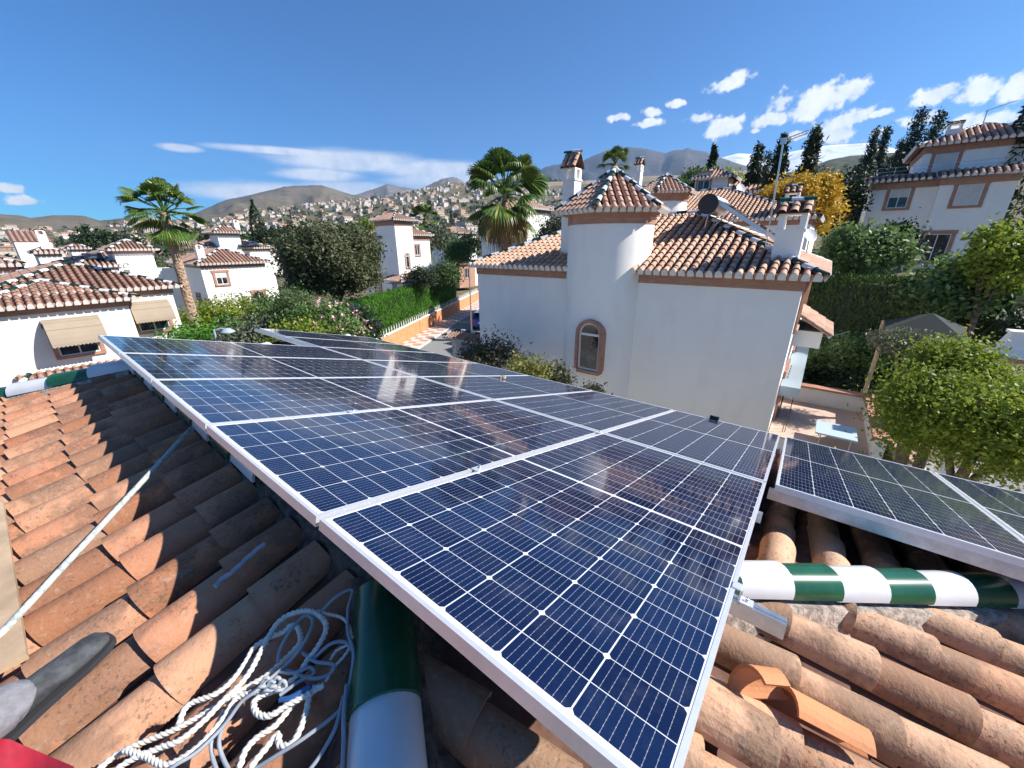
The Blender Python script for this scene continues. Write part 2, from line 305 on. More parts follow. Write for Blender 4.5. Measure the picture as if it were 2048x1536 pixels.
# ------------------------------------------------------------ villa builder
class Villa:
    def __init__(s,name,label,loc,lod=1,tile='tile_brown',wall='stucco',cat='house',group=None,green=True,sp=.235):
        s.root=thing(name,label,cat,loc,group); s.w=MB(); s.f=MB(); s.t=MB(); s.c=MB(); s.r=MB(); s.b=MB(); s.lod=lod; s.tile=tile; s.wall=wall; s.sp=sp; s.green=green
    def hip(s,x0,x1,y0,y1,z,pitch=.43,L=.36,seg=None,single=None,ex=.3,sides='NESW',ridge_on=True):
        dx,dy=x1-x0,y1-y0; hh=min(dx,dy)/2; zr=z+hh*pitch; c=math.sqrt(1+pitch*pitch)
        if dx>dy: A=(x0+hh,y0+hh,zr);B=(x1-hh,y0+hh,zr)
        else: A=(x0+hh,y0+hh,zr);B=(x0+hh,y1-hh,zr)
        seg=seg or (6 if s.lod==2 else 4); single=(s.lod<2) if single is None else single; T=MB(); G=MB(); sl=hh*c
        kw=dict(sp=s.sp,seg=seg,single=single,ex=ex,caps=T,capm=2,br=T if s.lod==2 else None,r=s.sp*.37,h=s.sp*.48,ow=.04)
        trap=lambda w:[(0,0),(w,0),(w-hh,sl),(hh,sl)] if w>2*hh+1e-6 else [(0,0),(w,0),(w/2,sl)]
        if 'W' in sides: tiles(T,(x0,y1,z),(0,-1,0),(1,0,pitch),trap(dy),**kw)
        if 'E' in sides: tiles(T,(x1,y0,z),(0,1,0),(-1,0,pitch),trap(dy),**kw)
        if 'S' in sides: tiles(T,(x0,y0,z),(1,0,0),(0,1,pitch),trap(dx),**kw)
        if 'N' in sides: tiles(T,(x1,y1,z),(-1,0,0),(0,-1,pitch),trap(dx),**kw)
        if ridge_on:
            rr=.1; up=np.array((0,0,s.sp*.22))
            for cr,q in (((x0,y0,z),A),((x1,y0,z),B if dx>dy else A),((x0,y1,z),A if dx>dy else B),((x1,y1,z),B)):
                ridge(G,np.array(cr)+up*.6,np.array(q)+up,rr,L,6,start=1)
            if abs(dx-dy)>.2: ridge(G,np.array(A)+up,np.array(B)+up,rr,L,6)
        s.roofpart('roof',T,G)
    def roofpart(s,name,T,G):
        o=T.build(name,[s.tile,'tile_under','cap','bracket'],s.root); G.build('ridge_tiles',['white_glaze','green_dark'] if s.green else ['white_glaze','white_glaze'],o)
    def block(s,x0,x1,y0,y1,zb,ze,oh=.3,pitch=.43,fr=.28,**k):
        s.w.box((x0,y0,zb),(x1,y1,ze-fr-.02)); s.f.box((x0-.03,y0-.03,ze-fr-.02),(x1+.03,y1+.03,ze-.09)); s.f.box((x0-.12,y0-.12,ze-.09),(x1+.12,y1+.12,ze-.03))
        s.hip(x0-oh,x1+oh,y0-oh,y1+oh,ze,pitch,**k)
    def window(s,axis,val,c,z,w,h,kind='glass',sur=.13,sill=True,brick='brick_win',dep=.06,grow=0):
        # window facing -X (axis 'X') or -Y (axis 'Y'); c = centre along the wall, z = bottom
        E=(lambda a,z_,d:(val-d,a,z_)) if axis=='X' else (lambda a,z_,d:(a,val-d,z_))
        S=MB(); bx=lambda m,a0,a1,z0,z1,d0,d1:m.box(E(a0,z0,d0),E(a1,z1,d1))
        bx(S,c-w/2-sur,c-w/2,z,z+h,-.02,dep); bx(S,c+w/2,c+w/2+sur,z,z+h,-.02,dep); bx(S,c-w/2-sur-.05,c+w/2+sur+.05,z+h,z+h+sur*1.2,-.02,dep+.01)
        if sill: bx(S,c-w/2-sur,c+w/2+sur,z-sur*.8,z,-.02,dep+.03)
        o=S.build('window',brick,s.root); F=MB(); t=.045
        bx(F,c-w/2,c-w/2+t,z,z+h,-.02,.03); bx(F,c+w/2-t,c+w/2,z,z+h,-.02,.03); bx(F,c-w/2+t,c+w/2-t,z,z+t,-.02,.03); bx(F,c-w/2+t,c+w/2-t,z+h-t,z+h,-.02,.03); bx(F,c-t/2,c+t/2,z+t,z+h-t,-.02,.028)
        F.build('frame','pvc',o); G=MB(); bx(G,c-w/2+t,c+w/2-t,z+t,z+h-t,-.03,.012); G.build('pane','glass',o)
        if kind in('shutter','half'):
            H=MB(); z0=z+(t if kind=='shutter' else h*.55); n=max(3,int((z+h-z0)/.06))
            for i in range(n): bx(H,c-w/2+t,c+w/2-t,z0+(z+h-z0)*i/n,z0+(z+h-z0)*(i+.92)/n,.014,.036)
            H.build('shutter','shutter',o)
        if kind=='grille':
            H=MB()
            for i in range(5): a=c-w/2+w*i/4; H.tube([E(a,z,.12),E(a,z+h,.12)],.01,5)
            for q in(.2,.8): H.tube([E(c-w/2,z+h*q,.12),E(c+w/2,z+h*q,.12)],.01,5)
            H.build('grille','iron',o)
        return o
    def arched(s,axis,val,c,z,w,h,sur=.12,dep=.1,seg=14,brick='brick_win'):
        E=(lambda a,z_,d:np.array((val-d,a,z_))) if axis=='X' else (lambda a,z_,d:np.array((a,val-d,z_)))
        rr=w/2; zs=z+h-rr
        def prof(r): return [(c-r,z)]+[(c-r*math.cos(t),zs+r*math.sin(t)) for t in np.linspace(0,math.pi,seg+1)]+[(c+r,z)]
        def band(m,r0,r1,d0,d1):
            A=prof(r0);B=prof(r1); n=len(A); V=[E(*p,d0) for p in A]+[E(*p,d0) for p in B]+[E(*p,d1) for p in A]+[E(*p,d1) for p in B]; F=[]
            for i in range(n-1): F+=[(2*n+i,2*n+i+1,3*n+i+1,3*n+i),(i+1,i,n+i,n+i+1),(n+i,n+i+1,3*n+i+1,3*n+i)[::-1],(i,i+1,2*n+i+1,2*n+i)]
            F+=[(0,n,3*n,2*n),(n-1,3*n-1,4*n-1,2*n-1)]; m.add(V,F)
        S=MB(); band(S,rr,rr+sur,-.25,dep); S.box(E(c-rr-sur*.7,z-.1,-.2),E(c+rr,z,dep+.03)); o=S.build('arched_window',brick,s.root)
        F=MB(); band(F,rr-.055,rr-.001,-.02,.03); F.box(E(c-rr+.05,z,-.02),E(c+rr-.05,z+.05,.028)); F.box(E(c-rr+.05,zs-.05,-.02),E(c+rr-.05,zs+.02,.032)); F.build('frame','pvc',o)
        G=MB(); P=prof(rr-.05); G.prism([E(*p,.0) for p in P],E(0,0,.01)-E(0,0,0)); G.build('pane','glass',o); return o
    def chimney(s,x0,x1,y0,y1,z0,z1,cap=.35,big=False):
        m=MB(); m.box((x0,y0,z0),(x1,y1,z1)); m.box((x0-.03,y0-.03,z1),(x1+.03,y1+.03,z1+.05)); zt=z1+.05; ph=.28 if not big else .32
        pw=min(.13,(x1-x0)*.3)
        for (px,py) in((x0,y0),(x1-pw,y0),(x0,y1-pw),(x1-pw,y1-pw)): m.box((px,py,zt),(px+pw,py+pw,zt+ph))
        m.box((x0,y0,zt+ph),(x1,y1,zt+ph+.04)); o=m.build('chimney',s.wall,s.root); t=MB(); c=MB(); zc=zt+ph+.04
        tiles(t,(x0-.08,y1+.08,zc),(0,-1,0),(1,0,cap/((x1-x0)/2+.08)),[(0,0),(y1-y0+.16,0),(y1-y0+.16,math.hypot((x1-x0)/2+.08,cap)),(0,math.hypot((x1-x0)/2+.08,cap))],sp=(y1-y0+.16)/3,ex=.22,r=(y1-y0)/8+.02,h=.08,seg=8)
        tiles(t,(x1+.08,y0-.08,zc),(0,1,0),(-1,0,cap/((x1-x0)/2+.08)),[(0,0),(y1-y0+.16,0),(y1-y0+.16,math.hypot((x1-x0)/2+.08,cap)),(0,math.hypot((x1-x0)/2+.08,cap))],sp=(y1-y0+.16)/3,ex=.22,r=(y1-y0)/8+.02,h=.08,seg=8)
        t.build('chimney_tiles',[s.tile,'tile_under'],o); ridge(c,((x0+x1)/2,y1+.09,zc+cap+.03),((x0+x1)/2,y0-.09,zc+cap+.03),.09,.3,6,start=1); c.build('chimney_ridge',['white_glaze','green_glaze'],o)
        return o
    def hexroof(s,c,z,re,hgt,rot,nf=6,L=.28,seg=6,single=False):
        P=[np.array((c[0]+re*math.cos(rot+i*2*math.pi/nf),c[1]+re*math.sin(rot+i*2*math.pi/nf),z)) for i in range(nf)]; A=np.array((c[0],c[1],z+hgt)); T=MB(); G=MB()
        for i in range(nf):
            p,q=P[i],P[(i+1)%nf]; w=np.linalg.norm(q-p); mid=(p+q)/2; b=A-mid; tiles(T,p,q-p,b,[(0,0),(w,0),(w/2,np.linalg.norm(b))],sp=.215,ex=.26,r=.08,h=.088,seg=seg,caps=T,capm=2,br=T if s.lod==2 else None,single=single,ow=.04)
            ridge(G,p+np.array((0,0,.05)),A+np.array((0,0,.07)),.085,L,8,start=1,r2=.8)
        T.lathe(A+np.array((0,0,.02)),[(.13,0),(.12,.06),(.07,.12),(0,.14)],12); s.roofpart('tower_roof',T,G)
    def finish(s):
        s.w.build('wall',s.wall,s.root); s.f.build('brick_frieze',['brick','bracket'],s.root); rt=s.t.build('pent_roof',[s.tile,'tile_under','cap','bracket'],s.root)
        par=rt or s.root
        s.r.build('ridge_tiles',['white_glaze','green_dark'] if s.green else ['white_glaze','white_glaze'],par)
        return s.root
exec_order=[]
# ============================================================ OWN ROOF
U=np.array([.96649,0,-.25670]); V_=np.array([0,1.,0]); N_=np.array([.25670,0,.96649])
def UVN(u,v,n): return U*u+V_*v+N_*n
AP=np.array([.155,1.0,-.199]); AP2=np.array([.155,5.0,-.199]); HB=np.array([-4.2,-5.38,-1.435]); HC=np.array([4.8,-3.645,-1.444]); HD=np.array([-4.2,9.355,-1.449]); HE=np.array([4.8,9.645,-1.444])
def LZ(x): return -.199-.287*(.155-x)
def onL(px,py,lift=0.):   # point on the crest level of the left slope
    return onp(px,py,(-.287,0,1),-.199-.287*.155-.055+lift)
nn=unit(np.cross(HB-AP,HC-AP)); nn=nn if nn[2]>0 else -nn
def onN(px,py,lift=0.): return onp(px,py,nn,nn@AP+(-.055+lift)*nn[2])
own=thing('tiled_house','house under the camera, its weathered terracotta roof carrying the solar panels','house',(0,2,-6.3))
def face(mat,pts,e0,e1,**k):
    a=unit(np.array(e1)-e0); n=unit(np.cross(np.array(pts[1])-pts[0],np.array(pts[2])-pts[0])); n=n if n[2]>0 else -n; b=np.cross(n,a); 
    if b[2]<0: a=-a; b=-b
    T=MB(); C=MB(); O=np.array(e0,float)-np.array((0,0,.19)); dz=np.array((0,0,.19))
    poly=[((np.array(p)-dz-O)@a,(np.array(p)-dz-O)@b) for p in pts]
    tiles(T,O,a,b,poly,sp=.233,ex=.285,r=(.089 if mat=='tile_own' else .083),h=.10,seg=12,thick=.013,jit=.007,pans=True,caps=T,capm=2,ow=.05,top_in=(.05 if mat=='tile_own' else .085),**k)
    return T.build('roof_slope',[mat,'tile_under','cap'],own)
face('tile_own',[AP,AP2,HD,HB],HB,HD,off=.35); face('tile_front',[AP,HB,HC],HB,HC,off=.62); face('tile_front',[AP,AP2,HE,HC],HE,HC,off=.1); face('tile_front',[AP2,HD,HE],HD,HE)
DZ=np.array((0,0,-.105)); DC=np.array((0,0,-.088))
def ownridge(*a,**k): rd=MB(); ridge(rd,*a,**k); rd.build('ridge_tiles',['white_glaze','green_glaze'],own)
ownridge(AP+DZ+np.array((.02,.95,0)),AP2+DZ+np.array((.02,0,0)),.10,.33,12,start=0,thick=.012)
ownridge(HB+DZ,AP+(HB-AP)*.012+DZ+np.array((0,0,.008)),.094,.335,14,start=1,thick=.012,r2=.94)
ownridge(HC+DC,AP+(HC-AP)*.026+DC,.086,.2412,14,start=1,thick=.012,r2=.95)
ownridge(HD+DZ,AP2+DZ,.10,.36,10,start=0,thick=.012); ownridge(HE+DZ,AP2+DZ,.10,.36,8,start=0)
# lumpy mortar bedding below the glazed ridge tiles
M_['mortar2']=simple('brown_mortar',(.13,.085,.065),.95,nscale=25,namp=.5,bump=.9,bd=.02)
def bedding(P0,P1,w=.108,h=.10,step=.03,mat=0):
    P0=np.array(P0)+DZ;P1=np.array(P1)+DZ; d=P1-P0; D=np.linalg.norm(d); d/=D; s=unit(np.cross(d,(0,0,1))); k=int(D/step); rows=[]; mo=MB()
    prof=[(-1.55,-1.25),(-1.12,-.65),(-.97,-.03),(.97,-.03),(1.12,-.65),(1.55,-1.25)]
    for i in range(k+1):
        p=P0+d*i*step
        rows.append([p+s*(a*w+(noise.noise(Vector((p*14+a*3).tolist()))*.016 if abs(b)>.1 else 0))+np.array((0,0,b*h)) for a,b in prof])
    n=len(prof); V=np.array(rows).reshape(-1,3); mo.add(V,[(i*n+j,i*n+j+1,(i+1)*n+j+1,(i+1)*n+j) for i in range(k) for j in range(n-1)],0,None,True); mo.build('ridge_mortar',['mortar','mortar2'][mat],own)
bedding(AP+np.array((.03,0,0)),AP2+np.array((.03,0,0)),.085,.09,mat=1); bedding(AP,AP+(HB-AP)*.5,mat=1); bedding(AP,AP+(HC-AP)*.9); bedding(AP2,AP2+(HD-AP2)*.6)
w=MB(); w.box((-3.9,-3.2,-6.3),(4.5,9.2,-1.62)); w.build('wall','stucco',own)
# ---- solar panels
def cell_mat():
    t=NT('solar_cells'); sp=t.N.new('ShaderNodeSeparateXYZ'); t.L.new(t.tc.outputs['Object'],sp.inputs[0]); x,y=sp.outputs[0],sp.outputs[1]
    xr=t.M('SUBTRACT',x,.026); half=t.M('GREATER_THAN',xr,1.021); xr=t.M('SUBTRACT',xr,t.M('MULTIPLY',half,.014))
    yr=t.M('SUBTRACT',y,.015)
    fx=t.M('MULTIPLY',t.M('FRACT',t.M('DIVIDE',xr,.0845)),.0845); f2=t.M('MULTIPLY',t.M('FRACT',t.M('DIVIDE',xr,.169)),.169); fy=t.M('MULTIPLY',t.M('FRACT',t.M('DIVIDE',yr,.168)),.168)
    ex=t.M('MINIMUM',fx,t.M('SUBTRACT',.0845,fx)); e2=t.M('MINIMUM',f2,t.M('SUBTRACT',.169,f2)); ey=t.M('MINIMUM',fy,t.M('SUBTRACT',.168,fy))
    g=t.M('MAXIMUM',t.M('LESS_THAN',ex,.0010),t.M('LESS_THAN',ey,.0017)); g=t.M('MAXIMUM',g,t.M('LESS_THAN',t.M('ADD',e2,ey),.0105))
    mid=t.M('LESS_THAN',t.M('ABSOLUTE',t.M('SUBTRACT',x,1.047)),.0085); g=t.M('MAXIMUM',g,mid)
    bd=t.M('MAXIMUM',t.M('MAXIMUM',t.M('LESS_THAN',x,.026),t.M('GREATER_THAN',x,2.068)),t.M('MAXIMUM',t.M('LESS_THAN',y,.015),t.M('GREATER_THAN',y,1.023))); g=t.M('MAXIMUM',g,bd)
    fb=t.M('MULTIPLY',t.M('FRACT',t.M('ADD',t.M('DIVIDE',fy,.01845),.45)),.01845); eb=t.M('ABSOLUTE',t.M('SUBTRACT',fb,.0092)); bus=t.M('LESS_THAN',eb,.00042)
    fd=t.M('ABSOLUTE',t.M('SUBTRACT',t.M('FRACT',t.M('DIVIDE',fx,.0141)),.5)); dot=t.M('MULTIPLY',t.M('LESS_THAN',eb,.0010),t.M('LESS_THAN',fd,.08)); bus=t.M('MAXIMUM',bus,dot)
    oi=t.N.new('ShaderNodeObjectInfo'); cx=t.M('FLOOR',t.M('DIVIDE',xr,.0845)); cy=t.M('FLOOR',t.M('DIVIDE',yr,.168)); wn=t.N.new('ShaderNodeTexWhiteNoise'); wn.noise_dimensions='3D'
    cb=t.N.new('ShaderNodeCombineXYZ'); t.L.new(cx,cb.inputs[0]); t.L.new(cy,cb.inputs[1]); t.L.new(t.M('MULTIPLY',oi.outputs['Random'],50),cb.inputs[2]); t.L.new(cb.outputs[0],wn.inputs[0])
    c=t.mix(wn.outputs[0],(.004,.010,.042),(.006,.016,.06)); c=t.mix(t.M('MULTIPLY',bus,.8),c,(.32,.34,.38)); c=t.mix(g,c,(.66,.68,.70))
    dust=t.noise(7,6,.7); ds2=t.noise(90,2,.5); dm=t.M('MULTIPLY',t.ss(dust,.45,.8),.05); dm=t.M('ADD',dm,t.M('MULTIPLY',t.ss(ds2,.74,.8),.03)); c=t.mix(dm,c,(.5,.48,.45))
    t.lk(c,'Base Color'); t.lk(t.ss(dust,.3,.8,.05,.10),'Roughness'); t.lk(1.42,'IOR'); return t.m
M_['cells']=cell_mat()
pw,ph=2.094,1.038
fm=MB(); lip=.012; hh=.035
for a,b in (((0,0,-hh),(pw,lip,0)),((0,ph-lip,-hh),(pw,ph,0)),((0,lip,-hh),(lip,ph-lip,0)),((pw-lip,lip,-hh),(pw,ph-lip,0))): fm.box(a,b)
for a,b in (((lip,lip,-hh),(pw-lip,lip+.02,-hh+.002)),((lip,ph-lip-.02,-hh),(pw-lip,ph-lip,-hh+.002))): fm.box(a,b)
gm=MB(); gm.box((lip,lip,-.008),(pw-lip,ph-lip,-.0015))
frame0=fm.build('frame','alu'); glass0=gm.build('glass','cells'); proto=[frame0,glass0]
RM=Matrix(((U[0],V_[0],N_[0]),(U[1],V_[1],N_[1]),(U[2],V_[2],N_[2])))
first=True
def panel(c,j,label):
    global first
    u=0 if c==1 else pw+.02; v=j*(ph+.02) if j>=0 else j*(ph+.02)-.025
    t=thing('solar_module',label,'solar panel',UVN(u,v,0),'solar panels in the rooftop array'); t.rotation_euler=RM.to_euler()
    for p in proto:
        q=p if first else p.copy()
        if not first: COL.objects.link(q)
        q.parent=t
    first=False; return t
names1=['nearest solar panel, filling the foreground beside the coiled ropes','second nearest panel along the left edge, its corner by the pole tip','third panel from the near end along the left edge of the array','fourth panel from the near end along the left edge of the array','far left corner panel, just in front of the house with two awnings']
for j,l in enumerate(names1): panel(1,j,l)
names2={0:'panel at the right corner of the main array, small black clamp on its rim',1:'second panel down the outer side, level with the brick arched window',2:'third panel down the outer side, below the yellow green shrub',3:'fourth panel down the outer side, with a brown scrap at its rim',4:'fifth panel down the outer side of the array, beside the far left corner panel',5:'second to last panel of the array, near the pink oleander',6:'most distant panel of the array, its rim tip pointing at the hedge',-1:'panel right of the dark gap, above the white and green ridge tiles',-2:'panel at the right picture edge beyond the wide silver joint',-3:'last panel of the lower right array, cut by the picture edge'}
for j,l in names2.items(): panel(2,j,l)
def urail(u0,v0,v1,lab,w=.02,h=.045,n0=-.036):
    m=MB(); A=UVN(u0,v0,n0-h/2); B=UVN(u0,v1,n0-h/2); m.obox((A+B)/2,U*w,(B-A)/2,N_*h/2); 
    for s in(-1,1): m.obox((A+B)/2+N_*h*.5,U*.004+U*0,(B-A)/2*1.0,N_*.0015) if s>0 else None
    solo(m,'mounting_rail','steel',lab,'mounting rail',(A+B)/2,'mounting rails under the panels')
urail(.74,-.135,5.3,'galvanised rail poking out past the clamp beside the ridge tiles'); urail(1.62,-.02,5.3,'rail hidden under the middle of the left panels')
urail(2.137,.02,7.62,'long rail ending beyond the most distant panel'); urail(3.6,-.03,7.45,'rail hidden under the outer side of the right panels')
urail(2.137,-3.4,-.02,'thick rail along the lower edge of the right hand panels',.02,.06); urail(3.6,-3.4,-.06,'outer rail under the right hand panels')
def clampT(u,v,lab,end=True,dark=False):
    c=UVN(u,v,0); t=thing('panel_clamp',lab,'clamp',c,'clamps holding the panels'); m=MB(); s=-1
    if end:
        m.obox(UVN(u,v-.003,.002),U*.02,V_*.012,N_*.002); m.obox(UVN(u,v-.016,-.02),U*.02,V_*.0025,N_*.022); m.obox(UVN(u,v-.034,-.034),U*.02,V_*.018,N_*.003)
    else: m.obox(UVN(u,v,.003),U*.035,V_*.022,N_*.002)
    m.build('clamp_plate','black' if dark else 'alu',t); b=MB(); b.lathe((0,0,0),[(0,.007),(.006,.007),(.0065,0)],8)
    bb=b.build('bolt','steel'); bb.parent=t; bb.location=tuple((UVN(u,v-(.034 if end else 0),-.028 if end else .006)-c))
clampT(.74,0,'shiny end clamp bolted on the rail beside the white ridge tile')
clampT(.74,ph+.01,'flat clamp between the two nearest panels',False); clampT(.74,2*(ph+.02)-.01,'flat clamp between the second and third panels',False); clampT(2.07,ph+.01,'flat clamp where four panels meet near the centre',False)
kb=MB(); c=UVN(4.205,.62,.018); kb.obox(c,U*.02,V_*.045,N_*.02); kb.obox(c+U*.012-N_*.02,U*.012,V_*.03,N_*.01); solo(kb,'panel_clip','black','small black clip standing on the outer rim of the array','clip',c)
# brown scrap on rim
P=XP(1007,756,onp(1007,756,N_,.01)[0]); rk=MB()
for i in range(5): rk.lathe(P+RNG.normal(0,.014,3)*np.array((1,1,.3)),[(0,.03),(.02,.022),(.03,0),(.02,-.012),(0,-.015)],7,0,None,False)
solo(rk,'mortar_lump','mortar','brown lump of mortar lying on the outer panel rim','lump',P)
# ---- pole, ropes, cables
def smooth(path,k=8):
    P=np.array(path,float); P=np.vstack([2*P[0]-P[1],P,2*P[-1]-P[-2]]); o=[]
    for i in range(1,len(P)-2):
        for t in np.linspace(0,1,k,endpoint=False):
            a,b,c,d=P[i-1:i+3]; o.append(.5*((2*b)+(c-a)*t+(2*a-5*b+4*c-d)*t*t+(3*b-a-3*c+d)*t**3))
    o.append(P[-2]); return np.array(o)
pl=MB(); A=onL(384,856,.05); B=onL(-60,1335,.045); pl.tube([A+(B-A)*t for t in np.linspace(0,1,12)],.0125,12); 
def pole_mat():
    t=NT('worn_pole'); n=t.noise(40,5,.7); t.lk(t.mix(t.ss(n,.45,.65),(.50,.53,.48),(.25,.29,.30)),'Base Color'); t.lk(.6,'Roughness'); return t.m
M_['pole']=pole_mat(); solo(pl,'pole','pole','long worn grey pole lying diagonally across the left roof slope','pole',B)
M_['rope']=simple('cream_rope',(.72,.68,.60),.85,nscale=60,namp=.12); M_['cable']=simple('grey_cord',(.30,.33,.37),.55); M_['ropegrey']=simple('grey_rope',(.38,.39,.42),.85)
rp=thing('rope','heap of thick cream twisted rope lying on the tiles beside the green ridge tile','rope',onL(560,1380))
def rope(path,lift,r=.0068,name='strand'):
    pts=[onL(p[0],p[1],(lift if len(p)<3 else p[2])) for p in path]; m=MB(); q=smooth(pts,14); dl=np.concatenate([[0],np.cumsum(np.linalg.norm(np.diff(q,axis=0),axis=1))]); ll=np.arange(0,dl[-1],.0024); q=np.stack([np.interp(ll,dl,q[:,i]) for i in range(3)],1); m.tube(q,r,12,0,None,460,3); o=m.build(name,'rope',rp)
rope([(150,1590),(200,1536),(250,1500),(340,1463),(385,1440),(438,1410),(482,1381),(532,1352),(560,1328),(584,1305),(601,1282),(596,1256),(582,1251),(567,1264),(537,1276),(508,1296),(494,1320),(467,1358),(432,1387),(385,1405),(368,1421),(357,1452)],.018)
rope([(170,1600),(245,1530),(318,1496),(360,1480),(409,1440),(447,1400),(479,1370),(502,1340),(518,1310),(532,1284),(555,1246),(584,1227),(620,1222),(646,1238),(652,1260),(637,1292),(614,1322),(596,1349),(567,1371),(526,1381),(479,1393),(461,1413),(447,1437),(409,1481),(373,1510),(330,1530),(290,1512),(250,1500)],.035)
rope([(470,1560),(479,1536),(491,1501),(514,1475),(549,1452),(573,1425),(595,1400),(622,1380),(640,1372)],.022)
rope([(495,1560),(505,1530),(532,1496),(555,1469),(560,1490),(583,1487),(601,1457),(613,1422),(622,1387),(648,1370)],.03)
rope([(622,1385),(600,1397),(573,1411),(540,1431),(515,1427),(508,1405),(525,1390),(560,1378)],.045)
rope([(636,1222,.03),(655,1228,.025),(685,1236,.02),(700,1256,.02),(705,1275,.02),(722,1268,.02)],.02,.004)
rope([(660,1320),(675,1300),(700,1290),(690,1310),(668,1335),(650,1365)],.02,.0035)
cd=thing('cord','loose grey blue cords tangled through the cream rope','cord',onL(620,1400))
for pth,lf in [([(300,1570),(350,1531),(394,1504),(447,1452),(482,1405),(514,1381),(543,1355),(575,1327),(599,1299),(618,1268),(625,1240),(608,1232),(579,1264),(560,1300),(556,1325)],.05),
  ([(640,1226),(672,1194),(704,1180),(696,1217),(696,1264),(707,1305),(700,1364),(683,1416),(614,1472),(555,1510),(500,1545)],.03),
  ([(687,1393),(672,1452),(643,1507),(615,1545)],.02),([(693,1370),(687,1437),(687,1481),(684,1560)],.035),([(628,1317),(661,1288),(690,1284),(704,1300)],.035),
  ([(605,1305),(631,1323),(666,1329),(660,1347),(625,1357),(573,1340)],.03),([(447,1420),(425,1470),(424,1510),(440,1560)],.02),([(452,1440),(438,1481),(447,1519),(470,1560)],.02),([(560,1345),(590,1345),(620,1335),(627,1348),(600,1362),(560,1390)],.04)]:
    m=MB(); m.tube(smooth([onL(x,y,lf+.01*math.sin(i*1.7)) for i,(x,y) in enumerate(pth)],10),.0048,8); m.build('cord_strand','cable',cd)
m=MB(); m.tube(smooth([onL(x,y,.012) for x,y in ((430,1174),(445,1158),(470,1140),(500,1112),(530,1087))],16),.0085,12,0,None,150,3); solo(m,'rope_end','ropegrey','short grey rope end hanging over a shaded tile','rope',onL(470,1140))
kn=thing('knot','pale knotted rope bundle with a blue tie in the middle of the rope heap','knot',onL(545,1380)); m=MB()
for i in range(4):
    c=onL(528+i*11,1368+((i*7)%14),.05); m.tube([c+np.array((math.cos(a)*.013,math.sin(a)*.010,math.sin(a*2)*.008)) for a in np.linspace(0,6.3,18)],.005,8)
m.build('knot_loops','cable',kn); m=MB(); m.tube(smooth([onL(x,y,.05) for x,y in((560,1400),(580,1396),(605,1382),(622,1372))],6),.007,6); M_['blue_t']=simple('blue_tie',(.03,.10,.28),.4); m.build('blue_tie','blue_t',kn)
# ---- loose clay tiles on the near slope
def loose(px,py,ax,up,lab,rx=0,L=.36,r=.075,cut=None,mat='loose',lift=.03):
    P=onN(px,py,lift); m=MB(); ax=unit(ax); side=unit(np.cross(ax,up)); n=np.cross(side,ax); a=np.linspace(0,math.pi,13); k=9; V=[]
    for rr in(r,r-.012):
        for i in range(k):
            t=(i/(k-1)-.5)*L
            for w in a:
                e=t*(1-(cut*abs(math.cos(w/2)) if cut else 0)); V.append(P+ax*e+side*rr*math.cos(w)*(1-.1*i/(k-1))+n*rr*math.sin(w)*(1-.1*i/(k-1)))
    q=13; F=[]
    for i in range(k-1):
        for j in range(12): F+=[(i*q+j,i*q+j+1,(i+1)*q+j+1,(i+1)*q+j),(k*q+i*q+j+1,k*q+i*q+j,k*q+(i+1)*q+j,k*q+(i+1)*q+j+1)]
    for j in range(12): F+=[(j+1,j,k*q+j,k*q+j+1),((k-1)*q+j,(k-1)*q+j+1,k*q+(k-1)*q+j+1,k*q+(k-1)*q+j)]
    for i in range(k-1): F+=[(i*q,(i+1)*q,k*q+(i+1)*q,k*q+i*q),((i+1)*q+12,i*q+12,k*q+i*q+12,k*q+(i+1)*q+12)]
    m.add(V,F,0,.5,False); solo(m,'loose_tile',mat,lab,'roof tile',P,'loose clay tiles on the near slope')
dn=unit(np.array((.194,-.981,-.227)))
loose(1535,1385,dn+np.array((.5,.1,.1)),(1,.35,.25),'broken clay tile tipped up on its side below the rail end',L=.2,r=.07,cut=.6,lift=.02)
loose(1645,1465,dn+np.array((.05,0,.02)),(.75,.2,.55),'orange clay tile slipped on its side between two tile rows',L=.30,r=.075,cut=.35,lift=-.035)
loose(1440,1440,dn,(.1,0,1),'displaced pale tile lying over the row beside the panel rim',L=.26,r=.09,lift=-.06,mat='tile_front')
# ============================================================ NEIGHBOUR HOUSE ACROSS THE GARDEN
h=Villa('white_villa','large white villa right across, with a round tower, solar water heater and brick arched window',(15,5.5,-6.3),2,'tile_near',sp=.228)
ze=.0
h.w.box((11.3,.32,-6.3),(18.5,10.9,-.34)); h.f.box((11.26,.28,-.34),(18.54,10.94,-.1)); h.f.box((11.2,.22,-.1),(18.6,11.0,-.03))
h.hip(11,18.8,-.05,11.15,ze,.43,L=.33,seg=8,single=False,ex=.27)
# tower
tc=np.array((11.7,5.55,0)); h.w.lathe(tc,[(1.3,-6.3),(1.3,1.32)],48); h.f.lathe(tc,[(1.325,1.3),(1.325,1.56),(1.42,1.62),(1.48,1.7),(0,1.7)],48)
h.hexroof(tc,1.66,1.74,1.12,R(24.7+180-15),6,L=.26,seg=8)
h.arched('X',10.40,5.36,-3.05,.72,1.52,sur=.10,dep=.12)
h.chimney(11.9,12.35,7.02,7.46,.2,2.72,.42); h.chimney(11.8,12.4,.58,1.16,.1,1.02,.26,True)
